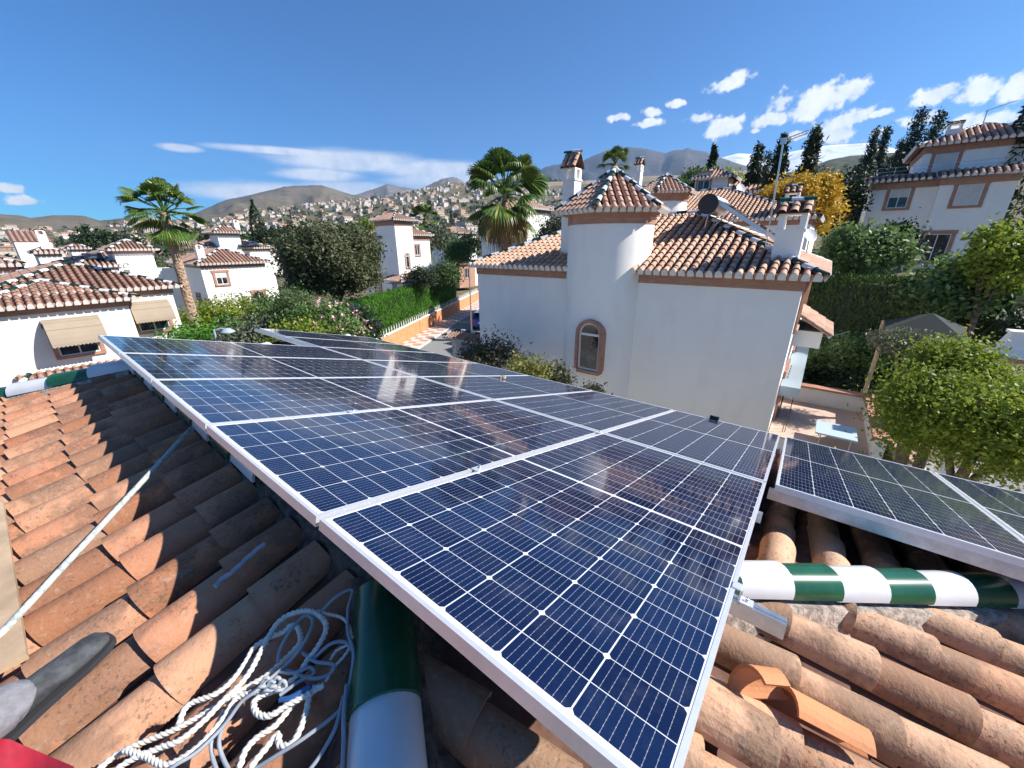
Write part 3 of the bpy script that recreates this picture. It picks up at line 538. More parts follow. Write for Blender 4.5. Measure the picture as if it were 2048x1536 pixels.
# right side wall features (bay roof, awning box, rail)
b=MB(); b.box((12.9,-.32,-2.0),(14.9,.33,-1.55)); h.w.V+=b.V; h.w.F+=[(f+h.w.n,m,r,s) for f,m,r,s in b.F]; h.w.n+=b.n
tiles(h.t,(12.7,-.5,-1.62),(1,0,0),(0,1,.62),[(0,0),(2.4,0),(2.4,1),(0,1)],sp=.2,r=.07,seg=6,h=.06,ex=.25,caps=h.t,capm=2)
m=MB(); m.box((11.7,-.14,-3.14),(17,.3,-2.86)); h_=m.build('awning_box','blueg',h.root)
for i,(x) in enumerate((12.3,15.9)):
    h.window('Y',.32,x,-1.35,.9,1.0,'shutter')
h.window('Y',.32,13.2,-4.1,1.3,1.3,'grille'); h.window('Y',.32,16.5,-4.1,1.1,1.2,'glass')
g=MB()
for i in range(9): g.tube([(11.7+i*.25,-.05,-4.15),(11.7+i*.25,-.05,-3.2)],.009,5)
for z in(-4.1,-3.7,-3.25): g.tube([(11.7,-.05,z),(13.7,-.05,z)],.009,5)
g.build('window_grille','iron',h.root)
h.finish()
# solar water heater on the villa roof
t=thing('water_heater','black round tank above a slanted collector on the villa roof','water heater',(14,2.6,1.3)); m=MB()
tk=np.array((13.45,3.22,1.88)); a=np.linspace(0,2*math.pi,28,endpoint=False); 
def cylx(m,c,r,x0,x1,mat=0):
    V=[(x0,c[1]+r*math.cos(w),c[2]+r*math.sin(w)) for w in a]+[(x1,c[1]+r*math.cos(w),c[2]+r*math.sin(w)) for w in a]; m.add(V,[(i,(i+1)%28,28+(i+1)%28,28+i) for i in range(28)],mat,None,True); m.poly(V[:28],mat); m.poly(V[28:][::-1],mat)
cylx(m,tk,.285,13.42,13.5); cylx(m,tk,.27,13.5,15.2); m.build('tank_end','black',t); m=MB(); cylx(m,tk,.275,13.52,15.1); m.build('tank','alu',t)
m=MB(); A=np.array((13.5,2.98,2.0)); B=np.array((13.5,1.22,.86)); d=B-A; nrm=unit(np.cross(d,(1,0,0))); nrm=nrm if nrm[2]>0 else -nrm
m.obox((A+B)/2+np.array((.75,0,0))-nrm*.05,d/2,(.75,0,0),nrm*.05); m.build('collector_frame','steel',t); m=MB(); m.obox((A+B)/2+np.array((.75,0,0))+nrm*.004,d*.48,(.71,0,0),nrm*.004); m.build('collector_glass','glass',t)
m=MB()
for x in(13.6,14.8): m.tube([(x,3.2,1.62),(x,3.3,.8)],.02,5); m.tube([(x,2.6,1.66),(x,3.3,.9)],.02,5); m.tube([(x,1.3,.85),(x,1.3,.45)],.02,5)
m.build('stand','steel',t)
# cable sagging from the villa to the garden
A=np.array((15.5,.28,-1.9)); B=atD(1700,662,18); m=MB(); m.tube([A+(B-A)*t-np.array((0,0,.25*math.sin(math.pi*t))) for t in np.linspace(0,1,16)],.012,5); solo(m,'overhead_cable','pole','thin pale cable sagging from the villa side into the garden','cable',A)
# tv mast
P=XP(1530,505,12.3); Q=XP(1567,282,12.3); E2=XP(1616,266,12.3); m=MB(); m.tube([P-np.array((0,0,.3)),P+(Q-P)*.35],.014,8); m.tube([P+(Q-P)*.35,Q],.02,8)
t=thing('tv_mast','tall thin antenna mast standing beside the villa chimney','antenna',P); m.build('mast','steel',t); m=MB()
for dz in(.0,.06): m.tube([Q+np.array((0,.06,-.05+dz)),E2+np.array((0,0,dz))],.012,6)
for k in range(5): c=Q+(E2-Q)*(.3+.16*k); m.tube([c-np.array((.12,0,-.03)),c+np.array((.12,0,.03))],.006,5)
m.box(Q-.06,Q+.06); m.build('antenna_arm','steel',t)
def dish(px,py,D,r,lab,base=.8):
    c=atD(px,py,D); t=thing('satellite_dish',lab,'satellite dish',c-np.array((0,0,base))); m=MB(); n=unit(np.array((-.6,-.65,.45))); s=unit(np.cross(n,(0,0,1))); u=np.cross(s,n); V=[];k=16
    for rr,dd in((1,.0),(.8,-.06),(.5,-.12),(.2,-.15)): V+=[c+n*dd*r*1.3+(s*math.cos(w)+u*math.sin(w))*rr*r for w in np.linspace(0,2*math.pi,k,endpoint=False)]
    m.add(V,[(i*k+j,i*k+(j+1)%k,(i+1)*k+(j+1)%k,(i+1)*k+j) for i in range(3) for j in range(k)],0,None,True); m.poly(V[-k:]); m.build('reflector','pvc',t)
    m=MB(); m.tube([c-n*.2*r,c-np.array((0,0,base))],.02,6); m.tube([c-u*r*.9,c+n*r*.9],.01,5); m.build('bracket_arm','steel',t)
dish(1622,470,17.5,.24,'white satellite dish at the right end of the villa roof')
# terrace annex to the right
t=thing('garage_terrace','flat paved terrace with brick capped white parapets below the villa','terrace',(13.5,-1,-6.3)); m=MB()
TX0,TX1,TY0,TY1,TZ=11.3,14.8,-2.0,.3,-4.15
m.box((TX0,TY0,-6.3),(TX1,TY1,TZ-.05)); m.box((TX1-.2,TY0,TZ-.05),(TX1,TY1,TZ+.5)); m.box((TX0,TY0,TZ-.05),(TX1-.2,TY0+.2,TZ+.5)); m.build('parapet','stucco_cream',t)
m=MB(); m.box((TX0,TY0+.2,TZ-.05),(TX1-.2,TY1,TZ)); m.build('paving','conc',t); m=MB(); m.box((TX1-.27,TY0-.07,TZ+.5),(TX1+.07,TY1,TZ+.56)); m.box((TX0,TY0-.07,TZ+.5),(TX1-.27,TY0+.27,TZ+.56)); m.build('brick_coping','brick_win',t)
T=MB(); tiles(T,(TX0,TY0-.75,TZ-.1),(1,0,0),(0,1,.75),[(0,0),(TX1-TX0,0),(TX1-TX0,.8),(0,.8)],sp=.2,r=.07,seg=6,h=.06,ex=.3); T.build('tile_skirt',['tile_near','tile_under'],t)
P=ZP(1655,885,TZ); m=MB(); m.box((P[0]-.45,P[1]-.5,TZ+.35),(P[0]+.45,P[1]+.32,TZ+.39)); t2=thing('folding_table','pale blue table standing on the pink terrace','table',(P[0],P[1],TZ)); m.build('table_top',simple('pale_blue_top',(.45,.55,.62),.5),t2)
for i in(-1,1):
    for j in(-.40,.2): m=MB(); m.tube([(P[0]+i*.3,P[1]+j,TZ),(P[0]+i*.3,P[1]+j,TZ+.35)],.015,6); m.build('leg','steel',t2)
# second villa directly behind
h=Villa('white_villa','white villa with a smaller hexagonal tower behind the water heater',(28,6,-5),2,'tile_near',sp=.235)
XE=24.; y0=.69; h.block(24.3,34,y0+.3,12.6,-6,1.86,.3,.39,L=.34,seg=6,single=False,ex=.3)
h.w.lathe((25.0,8.4,0),[(1.3,-6),(1.3,3.05)],32); h.f.lathe((25.0,8.4,0),[(1.33,3.0),(1.33,3.35),(1.5,3.5),(0,3.5)],32); h.hexroof((25.0,8.4,0),3.45,1.85,1.0,R(18+180-15),6,L=.28,seg=6)
h.chimney(24.8,25.4,1.75,2.35,1.9,2.65,.3,True); h.chimney(26.5,26.95,10.6,11.0,2.5,5.1,.35); h.finish()
dish(1482,376,30,.3,'small dish seen above the second villa roof',.5)
# third villa with the roof-top room
h=Villa('white_villa','white house with a square roof room and brown shutter, beside the yellow tree',(42,10,-4),1,'tile_brown',sp=.3)
P=XP(1382,385,40); Q=XP(1462,385,40); z3=P[2]-.35; h.w.box((39,Q[1]-3.5,-4),(46,P[1]+1,z3-.6)); h.f.box((38.9,Q[1]-3.6,z3-.6),(46,P[1]+1.1,z3-.15)); h.hip(38.5,47,Q[1]-4,P[1]+1.5,z3-.1,.3)
a=XP(1388,380,40); b2=XP(1453,380,40); et=XP(1415,357,40)[2]; h.w.box((40,b2[1],z3),(43,a[1],et)); h.hip(39.6,43.4,b2[1]-.4,a[1]+.4,et,.5); h.window('X',40,(a[1]*.72+b2[1]*.28),z3+.5,1.0,1.3,'half'); h.finish()
c=XP(1505,372,44); h=Villa('chimney_stack','small brick topped stack between the conifers and the yellow tree',(44,c[1],0),1,'tile_brown',cat='chimney'); h.chimney(44,44.9,c[1]-.5,c[1]+.5,-3,c[2],.3); h.root['label']='pinkish chimney stack left of the yellow tree'; 
# ============================================================ LEFT HOUSE WITH AWNINGS
h=Villa('white_house','white house on the left with two beige awnings and striped roof hips',(3,24,-6.5),2,'tile_brown','stucco_cream',sp=.228)
Y=22.
h.w.box((-1.6,22.3,-6.5),(2.4,30,-1.5)); h.f.box((-1.65,22.25,-1.5),(2.44,30,-1.22)); h.w.box((2.4,23.3,-6.5),(4.1,30,-1.22)); h.f.box((2.44,23.25,-1.22),(4.15,30,-.95))
h.hip(-1.9,2.75,21.95,31,-1.2,.30,L=.34,seg=8,single=False); h.hip(-1.6,4.45,23.0,32,-.92,.33,L=.34,seg=8,single=False)
h.w.box((-8,24.6,-6.5),(-1.6,30,-1.6)); h.hip(-9,-1.5,24.2,30,-1.5,.3)
def awning(x0,x1,z,drop,out,lab,yw=22.3):
    t=thing('window_awning',lab,'awning',((x0+x1)/2,yw,z),'beige window awnings'); m=MB(); k=8
    prof=[(yw-.02-out*math.sin(a),z-drop*(1-math.cos(a))) for a in np.linspace(.12,1.35,k)]
    for i in range(k-1): m.add([(x0,*prof[i]),(x1,*prof[i]),(x1,*prof[i+1]),(x0,*prof[i+1])],[(0,1,2,3)],0,.5)
    y,zz=prof[-1]; n=14; V=[];F=[]
    for i in range(n*4+1): xx=x0+(x1-x0)*i/(n*4); V+=[(xx,y,zz),(xx,y-.01,zz-.1-.045*abs(math.sin(i*math.pi/4)))]
    m.add(V,[(2*i,2*i+1,2*i+3,2*i+2) for i in range(n*4)]); 
    for x in(x0,x1):
        m.add([(x,yw-.02,z)]+[(x,*p) for p in prof]+[(x,yw-.02,zz)],[[0]+list(range(1,k+1))+[k+1]])
    m.build('awning_cloth','awn',t); s=MB()
    for q in(2,4): yy,z2=prof[q]; s.box((x0,yy-.012,z2-.008),(x1,yy+.004,z2+.004))
    s.build('seam',simple('awning_seam',(.28,.21,.15),.8) if 'awning_seam' not in bpy.data.materials else bpy.data.materials['awning_seam'],t)
awning(-.05,1.42,-1.72,1.05,.85,'larger beige awning over the dark window nearer the left edge'); awning(2.48,3.82,-1.46,.9,.78,'smaller beige awning above the half shuttered window',23.3)
h.window('Y',22.3,.62,-3.15,1.1,1.1,'glass'); h.window('Y',23.3,3.15,-2.78,1.05,1.05,'half')
tiles(h.t,(-1.2,21.2,-4.0),(1,0,0),(0,1,.4),[(0,0),(4.6,0),(4.6,1.1),(0,1.1)],sp=.228,r=.085,seg=7,h=.07,ex=.3,caps=h.t,capm=2)
h.w.box((-.9,21.5,-6.5),(3.2,22.3,-4.1)); ridge(h.r,(-1.4,21.2,-3.95),(-.7,22.3,-3.5),.09,.3,6)
h.finish()
# house at far left edge
h=Villa('white_house','cream house cut by the left picture edge, its brown roof above the first hips',(-1,36,-6.5),1,'tile_brown','stucco_cream',sp=.25)
P=YP(45,525,32); h.block(-9,P[0]-.25,32.3,40,-6.5,P[2]-.1,.3,.35,L=.4); h.finish()
# white gabled block, stair tower etc in the left middle distance
def mini(label,px0,px1,pye,D,pyb,dep,pitch=.4,tile='tile_brown',wall='stucco',lod=1,extra=None,oh=.3,name='white_house',sp=.3,ztop=None,win=None,cat='house'):
    a=atD(px0,pye,D); yw=a[1]; b=YP(px1,pye-2,yw); z=a[2]; zb=YP((px0+px1)/2,pyb,yw)[2] if pyb else -8
    h=Villa(name,label,((a[0]+b[0])/2,yw+dep/2,zb),lod,tile,wall,sp=sp,cat=cat); h.block(a[0]+oh,b[0]-oh,yw+oh,yw+dep,min(zb,z-3),z,oh,pitch,L=.42)
    for w in(win or []): h.window('Y',yw+oh,w[0]*b[0]+(1-w[0])*a[0],z-w[1],w[2],w[3],w[4] if len(w)>4 else 'glass')
    if extra: extra(h,a,b,z,yw)
    return h.finish()
def ch(x,dy,hgt,dz=.3):
    def f(h,a,b,z,yw): xx=a[0]+(b[0]-a[0])*x; h.chimney(xx,xx+.55,yw+dy,yw+dy+.55,z+dz,z+hgt,.3)
    return f
mini('small white house with a round water tank box, left of the solar roof',62,132,506,52,530,5,extra=ch(.35,.3,1.4)); 
mini('white house whose hip roof carries dark solar collectors',135,258,535,44,560,7,.35)
mini('white house with a long hip roof left of the leaning palm',180,278,514,54,545,7,.35)
mini('low white hexagonal turret house above the solar roof',132,182,497,62,515,4,.45)
mini('white house with a triangular roof in front of the dark pine',182,262,528,47,548,4,.35)
t=thing('wall_panel','tall plain white gable wall on the left, under the distant town','wall',atD(65,500,66)); m=MB(); A=atD(28,485,66);B=atD(100,478,66); m.box((A[0],A[1],-8),(B[0],A[1]+6,A[2])); m.build('gable','stucco',t); t.name='gable_building'; t['category']='building'
m=MB(); tiles(m,(A[0]-.2,A[1]+.0,A[2]),(1,0,0),(0,1,.25),[(0,0),(B[0]-A[0]+.4,0),(B[0]-A[0]+.4,5),(0,5)],sp=.4,r=.14,h=.1,single=True,seg=4); m.build('roof',['tile_brown','tile_under'],t)
# solar collectors on that roof
for i,(x,y,l) in enumerate([(150,521,'left dark collector on the distant hip roof'),(167,518,'middle dark collector on the distant hip roof'),(186,513,'right dark collector on the distant hip roof')]):
    c=atD(x,y,45.5); m=MB(); m.obox(c,(.55,0,.0),(0,.45,.22),(0,-.02,.04)); solo(m,'solar_collector','glass',l,'solar panel',c,'dark collectors on the distant roof')
# the house right of the palm (lit face to the right)
h=Villa('white_house','white house behind the leaning palm, with brick framed windows',(10.5,38,-6.5),2,'tile_brown',sp=.235)
cx,cy=8.3,35.; h.block(cx,12.5,cy,42,-6.5,-.42,.32,.40,L=.36,seg=6,single=True)
h.window('Y',cy,9.42,-1.9,.72,.85,'half',sur=.14); h.window('Y',cy,11.62,-3.5,.75,.85,'grille',sur=.14); h.chimney(8.5,8.95,cy+.6,cy+1.1,-.4,.5,.15)
h.block(5.3,7.6,44,47,-6.5,.55,.4,.45,L=.36); h.w.box((5.6,42,-6.5),(8.3,44,-.9)); h.window('X',cx,cy+2.2,-4.6,.7,1.9,'grille'); 
h.finish()
h=Villa('white_house','white house with a square tower and two roof collectors behind the palm house',(16,52,-6),1,'tile_brown',sp=.26)
h.block(14.2,16.2,50,52.5,-6,2.1,.45,.5,L=.4); h.block(13.0,19.3,51,58,-6,.55,.35,.35,L=.4); h.chimney(16.6,17.1,52,52.5,2,3.1,.2); h.finish()
for i,x in enumerate((489,501)):
    c=atD(x,488,53); m=MB(); m.obox(c,(.7,0,0),(0,.5,.25),(0,-.03,.06)); solo(m,'solar_collector','glass',['left','right'][i]+' collector of the pair beside the square tower','solar panel',c,'collectors beside the square tower')
mini('white gabled house left of the round oak crown',538,565,500,60,540,5,.5); mini('low white house peeping over the oak crown',570,640,468,95,490,8,.35)
# mid house with the tall square tower
h=Villa('white_house','white house with a tall square tower and arched window beyond the hedge',(26,38,-6),2,'tile_brown',sp=.25)
h.w.box((24.34,33.94,-6),(26.45,37.2,2.55)); h.f.box((24.28,33.88,2.55),(26.51,37.26,2.95)); h.hip(23.9,26.9,33.5,37.7,3.08,.46,L=.32,seg=5,single=True)
h.w.box((24.5,37.2,-6),(31,40.6,1.0)); h.f.box((24.44,37.2,1.0),(31.05,40.66,1.32)); h.w.box((26.4,34.4,-6),(29.0,40.6,1.2)); h.f.box((26.45,34.34,1.2),(29.06,40.6,1.62))
h.hip(24.1,31.4,36.2,41,1.42,.42,L=.34,seg=5,single=True,sides='WNE'); h.hip(25.8,29.35,34.0,41,1.72,.42,L=.34,seg=5,single=True,sides='SE')
h.window('X',24.45,38.6,-.65,.95,1.25,'shutter'); h.window('Y',34.4,27.2,-.3,.62,1.0,'glass'); h.arched('Y',33.94,25.5,-1.45,.42,1.35,sur=.1,dep=.06)
tiles(h.t,(23.7,39.8,-1.55),(0,-1,0),(1,0,.5),[(0,0),(2.6,0),(2.6,.9),(0,.9)],sp=.24,r=.085,h=.07,single=True,seg=5,caps=h.t,capm=2)
h.w.box((24.0,33.1,-6),(29.4,34.2,-2.95)); h.f.box((23.95,33.05,-2.95),(29.45,34.2,-2.7)); h.w.box((23.5,34.2,-6),(24.4,35.6,-2.95))
h.hip(23.4,29.9,32.6,36,-2.62,.42,L=.34,seg=5,single=True,sides='SWE'); h.arched('Y',33.1,26.4,-4.8,.5,1.2,sur=.1,dep=.05); h.f.box((28.2,33.03,-6),(29.45,33.1,-2.95)); h.w.box((29.4,34,-6),(31,36,-2.0))
h.window('X',24.4,38.0,-4.2,1.1,1.8,'glass'); h.finish()
# right mid house
a=XP(868,437,52); h=Villa('white_house','white two storey house behind the second palm, its brown hip roof plain',(55,60,-6),1,'tile_brown',sp=.26)
c=atD(915,452,66); c[2]-=1.6; h.block(c[0],c[0]+4.2,c[1],c[1]+6.5,-6,c[2]+.6,.4,.40,L=.5); h.window('X',c[0],c[1]+2.6,c[2]-2.9,1.3,1.7,'shutter'); h.hip(c[0]-1.2,c[0]+3.4,c[1]-1.0,c[1]+2.6,c[2]-4.1,.4); h.f.box((c[0]-.8,c[1]-.6,-6),(c[0]+3,c[1]+2,c[2]-4.15)); h.window('Y',c[1]-.6,c[0]+1.1,c[2]-6.4,1.2,1.5,'glass'); h.finish()
c=atD(960,500,40); h=Villa('white_house','white house half hidden behind the big fan palm',(c[0]+3,c[1]+3,-6),1,'tile_brown',sp=.26); e=atD(1085,425,40)
h.block(c[0]-.4,e[0]-.5,c[1]-6,c[1]-.6,-6,e[2]+.1,.4,.35,L=.5); h.window('X',c[0]-.4,c[1]-2.2,e[2]-2.6,1.,1.3,'shutter'); h.finish()
# ============================================================ RIGHT HOUSE ON THE SLOPE
h=Villa('white_house','tall white house at top right with a roof terrace and brown window frames',(44,-6,-3),2,'tile_brown',sp=.34)
X0=40.; yl=-1.5; yr=-8.3; ze=4.75
h.w.box((X0,yr,-3),(X0+9,-4.9,ze-.5)); h.w.box((X0+.5,-4.9,-3),(X0+9,yl,ze-.5)); h.f.box((X0-.08,yr-.05,ze-.5),(X0+9,-4.85,ze-.1)); h.f.box((X0+.4,-4.85,ze-.5),(X0+9,yl+.1,ze-.1))
for p in((X0-.5,yr-.6,-4.6),(X0-.05,-4.6,yl+.6)): tiles(h.t,(p[0],p[2],ze),(0,-1,0),(1,0,.45),[(0,0),(p[2]-p[1],0),(p[2]-p[1],1.1),(0,1.1)],sp=.34,r=.12,h=.1,seg=6,ex=.4,caps=h.t,capm=2,ow=.04)
h.w.box((X0+1,yr,ze-.6),(X0+9,yl+.2,ze+.3)); h.w.box((X0+2.2,yr-1,ze),(X0+9,-3.85,6.55)); h.f.box((X0+2.1,yr-1.1,6.55),(X0+9,-3.75,6.95))
h.hip(X0+1.6,X0+9,yr-1.6,-3.3,7.0,.42,L=.4,seg=6,single=True)
h.window('X',X0+.5,-3.05,3.0,1.05,1.25,'half',sur=.2); h.window('X',X0,-6.35,2.95,1.15,1.25,'shutter',sur=.2); h.window('X',X0,-5.6,-.6,1.3,1.8,'curtain',sur=.2); h.window('X',X0+2.2,-5.0,4.9,1.1,1.55,'shutter',sur=.2,sill=False)
g=MB()
for z in(.35,.6,.85): g.tube([(X0+1,yl,ze+.1+z),(X0+1,yr,ze+.1+z)],.014,5)
for i in range(8): y=yl+(yr-yl)*i/7; g.tube([(X0+1,y,ze+.2),(X0+1,y,ze+.95)],.018,5)
g.build('terrace_railing','steel',h.root); h.chimney(X0+3,X0+3.6,-5.4,-4.7,7,8.0,.1); h.finish()
P=XP(1965,250,X0+4); m=MB(); m.tube([P-np.array((0,0,.8)),P+np.array((0,0,.9))],.03,6); m.tube([P+np.array((0,.1,.8)),P+np.array((0,-1.2,1.2))],.02,6)
for k in range(5): c=P+np.array((0,-.25*k,.85+.08*k)); m.tube([c+np.array((-.2,0,0)),c+np.array((.2,0,0))],.01,4)
solo(m,'roof_antenna','steel','thin antenna on the roof of the house at top right','antenna',P)
# ============================================================ TERRAIN
def pk(tab,x):
    return float(np.interp(x,[t[0] for t in tab],[t[1] for t in tab]))
def sstep(a,b,x): t=min(1,max(0,(x-a)/(b-a))); return t*t*(3-2*t)
TOP=sorted([azel(*p) for p in ((0,452),(100,452),(200,452),(300,440),(400,440),(500,418),(600,408),(700,400),(800,384),(900,368),(960,372),(1070,375),(1180,372),(1300,362),(1440,355),(1560,350),(1650,345),(1720,335),(1800,330),(2040,330))])
RT=1700.
def ground_z(az,r):
    et=pk(TOP,az); rise=5.2*sstep(23,8,az)
    z0=-6.25+rise*sstep(20,40,r)
    if r<=48: return z0
    e0=math.degrees(math.atan2(z0-.78,48)); f=math.log(r/48)/math.log(RT/48)
    if r<=RT: e=e0+(et-e0)*(f**.85)
    else: return .78+RT*math.tan(R(et))-(r-RT)*.02
    zz=.78+r*math.tan(R(e)); return zz+noise.noise(Vector((az*.12,r*.004,1)))*r*.008*sstep(80,300,r)
m=MB(); rs=[3,8,14,20,26,32,38,44,50,58,68,80,95,115,140,170,210,260,320,400,500,620,760,920,1100,1300,1500,1700,2000,2600,3400,5000]; azs=list(np.arange(-60,130,2.))+list(np.arange(130,300,10.)); na=len(azs)
V=[(CW[0],CW[1],-6.25)]+[(CW[0]+r*math.cos(R(a)),CW[1]+r*math.sin(R(a)),ground_z(a if a<200 else a-360,r)) for r in rs for a in azs]
m.add(V[0:1]+V[1:1+na],[(0,1+i,1+(i+1)%na) for i in range(na)],0,.5,True)
m.add(V[1:],[(k*na+i,(k+1)*na+i,(k+1)*na+(i+1)%na,k*na+(i+1)%na) for k in range(len(rs)-1) for i in range(na)],0,.5,True)
tag(m.build('ground','ground'),None,None,kind='structure')
M_['hill']=terrain_mat('brown_hill',(.17,.135,.095),(.125,.105,.065),(.09,.085,.045),.0022,bump=.6,bd=25); M_['rock']=terrain_mat('grey_rock_hill',(.20,.17,.15),(.13,.12,.10),(.26,.24,.22),.003,bump=.9,bd=40)
M_['field']=terrain_mat('dry_field',(.34,.26,.165),(.26,.20,.12),(.17,.14,.08),.006,bump=.3,bd=6,sc=(1,1,3)); M_['forest']=terrain_mat('forest_hill',(.06,.075,.035),(.10,.10,.05),(.025,.04,.02),.008,bump=1,bd=25)
M_['blue']=terrain_mat('mountain',(.045,.05,.05),(.08,.07,.065),(.035,.045,.045),.0007,bump=.7,bd=120); M_['snow']=terrain_mat('snow_mountain',(.85,.87,.90),(.80,.83,.88),(.45,.46,.50),.0009,bump=.5,bd=80)
def hills(name,pix,D,depth,mat,zb,rough=.02,back=None,seed=0,gully=1.):
    A=sorted([azel(*p) for p in pix]); a0,a1=A[0][0],A[-1][0]; n=max(40,int((a1-a0)*D*math.pi/180/ (D*.004))); rows=16; V=[]
    for k in range(-4,rows+1):
        for i in range(n+1):
            a=a0+(a1-a0)*i/n; zt=.78+D*math.tan(R(pk(A,a))); edge=1
            if k<=0: f=1-(k/-4)**1.3 if k<0 else 1; r=D-depth*k/rows
            else: t=k/rows; f=(1-t)**1.15; r=D-depth*t
            g=noise.fractal(Vector((a*.22+seed,k*.16,seed)),1,2,5)*rough*D*gully; w=math.sin(math.pi*min(1,max(0,k/rows))) if k>0 else .0
            g0=noise.fractal(Vector((a*1.7+seed,3.3,seed)),1,2,4)*rough*D*.045
            z=zb+(zt-zb)*f+g*w+(g0 if k<=0 else g0*(1-k/rows)); V.append((CW[0]+r*math.cos(R(a)),CW[1]+r*math.sin(R(a)),z))
    m=MB(); q=n+1; m.add(V,[(k*q+i,(k+1)*q+i,(k+1)*q+i+1,k*q+i+1) for k in range(rows+4) for i in range(n)],0,.5,True)
    return tag(m.build(name,mat,loc=(CW[0],CW[1],zb)),None,None,kind='structure')
hills('hill',[(-400,440),(-100,425),(0,428),(40,431),(60,436),(110,430),(165,431),(200,441),(240,437),(280,434),(330,445),(400,470)],2600,900,'hill',20,.012,seed=3)
hills('bald_hill',[(300,470),(360,440),(395,424),(450,400),(490,392),(520,385),(570,373),(610,371),(640,370),(655,374),(680,382),(700,388),(740,396),(800,410),(860,440)],3300,1300,'hill',60,.02,seed=8)
hills('rocky_hill',[(600,430),(700,392),(725,386),(740,380),(755,376),(773,368),(800,373),(835,379),(850,374),(870,364),(885,357),(905,354),(915,355),(925,362),(935,372),(1000,385),(1060,400)],4600,1500,'rock',120,.02,seed=5)
hills('wooded_ridge',[(840,392),(880,380),(930,374),(1000,366),(1040,360),(1080,358),(1110,364),(1140,380)],2500,600,'forest',130,.008,seed=6)
hills('dry_slope',[(900,400),(1000,382),(1070,372),(1090,364),(1180,361),(1240,357),(1300,352),(1380,350),(1440,345),(1500,340),(1580,345),(1700,360)],2200,600,'field',150,.004,seed=12)
hills('mountain',[(900,400),(980,370),(1040,355),(1070,346),(1090,334),(1110,329),(1140,325),(1165,322),(1190,310),(1220,299),(1240,295),(1262,294),(1295,298),(1320,304),(1330,307),(1345,301),(1368,299),(1375,295),(1384,300),(1410,303),(1440,315),(1480,328),(1520,337),(1600,350)],5200,1700,'blue',300,.02,seed=21)
hills('snow_mountain',[(1380,335),(1440,316),(1475,307),(1505,308),(1540,320),(1570,306),(1600,300),(1640,292),(1700,288),(1745,286),(1800,300),(1900,320)],7500,1700,'snow',600,.006,seed=31)
hills('green_hill',[(1560,350),(1620,335),(1660,319),(1700,312),(1740,308),(1800,305),(1900,300),(2048,300),(2300,300)],1500,600,'forest',60,.012,seed=41)
# ---- street
def gz(x,y): return ground_z(math.degrees(math.atan2(y-CW[1],x-CW[0])),math.hypot(x-CW[0],y-CW[1]))
SD=unit((.875,.484,0)); SN=np.array((-SD[1],SD[0],0)) # along the street, towards the hedge
SO=ZP(800,690,-6.1)
def strip(name,o0,o1,z,mat,l0=-14,l1=24,h=0,kind='structure'):
    m=MB(); a,b,c,d=SO+SD*l0+SN*o0,SO+SD*l1+SN*o0,SO+SD*l1+SN*o1,SO+SD*l0+SN*o1; P=[np.array((q[0],q[1],z)) for q in (a,b,c,d)]
    if h: m.prism([p-np.array((0,0,h)) for p in P],(0,0,h))
    else: m.poly(P)
    o=m.build(name,mat,loc=P[0]); return tag(o,None,None,kind=kind) if kind else o
def check_mat():
    t=NT('checker_paving'); sp=t.N.new('ShaderNodeSeparateXYZ'); mp=t.N.new('ShaderNodeMapping'); mp.inputs['Rotation'].default_value=(0,0,-math.atan2(SD[1],SD[0])); t.L.new(t.tc.outputs['Object'],mp.inputs[0]); k=t.N.new('ShaderNodeTexChecker'); k.inputs['Scale'].default_value=1.6; t.L.new(mp.outputs[0],k.inputs[0]); k.inputs['Color1'].default_value=(.66,.60,.53,1); k.inputs['Color2'].default_value=(.50,.26,.19,1); n=t.noise(2,4,.6); t.lk(t.mix(t.ss(n,.4,.7,0,.3),k.outputs[0],(.35,.3,.26)),'Base Color'); t.lk(.85,'Roughness'); return t.m
M_['check']=check_mat(); M_['kerb']=simple('kerb_stone',(.52,.49,.44),.9,nscale=5)
strip('road',-8.4,-1.75,-6.17,'asphalt'); strip('pavement',-1.6,-.02,-6.04,'check',h=.15); strip('kerb',-1.75,-1.6,-6.045,'kerb',h=.15)
t=thing('garden_wall','long orange brick garden wall with white balusters under the cypress hedge','wall',SO)
m=MB(); 
def sbox(m,l0,l1,o0,o1,z0,z1): 
    P=[SO+SD*a+SN*b for a,b in((l0,o0),(l1,o0),(l1,o1),(l0,o1))]; m.prism([(p[0],p[1],z0) for p in P],(0,0,z1-z0))
sbox(m,-12,24,0,.22,-6.2,-5.0); m.build('brickwork','brick_o',t); m=MB(); sbox(m,-12,24,-.04,.26,-5.0,-4.92); m.build('coping','cap',t); m=MB()
for i in range(90):
    c=SO+SD*(-12+i*.4)+SN*.11; m.lathe((c[0],c[1],-4.92),[(.05,0),(.03,.08),(.055,.2),(.025,.32),(.05,.38)],6)
m.build('balusters','white_mortar' if 'white_mortar' in M_ else 'cap',t)
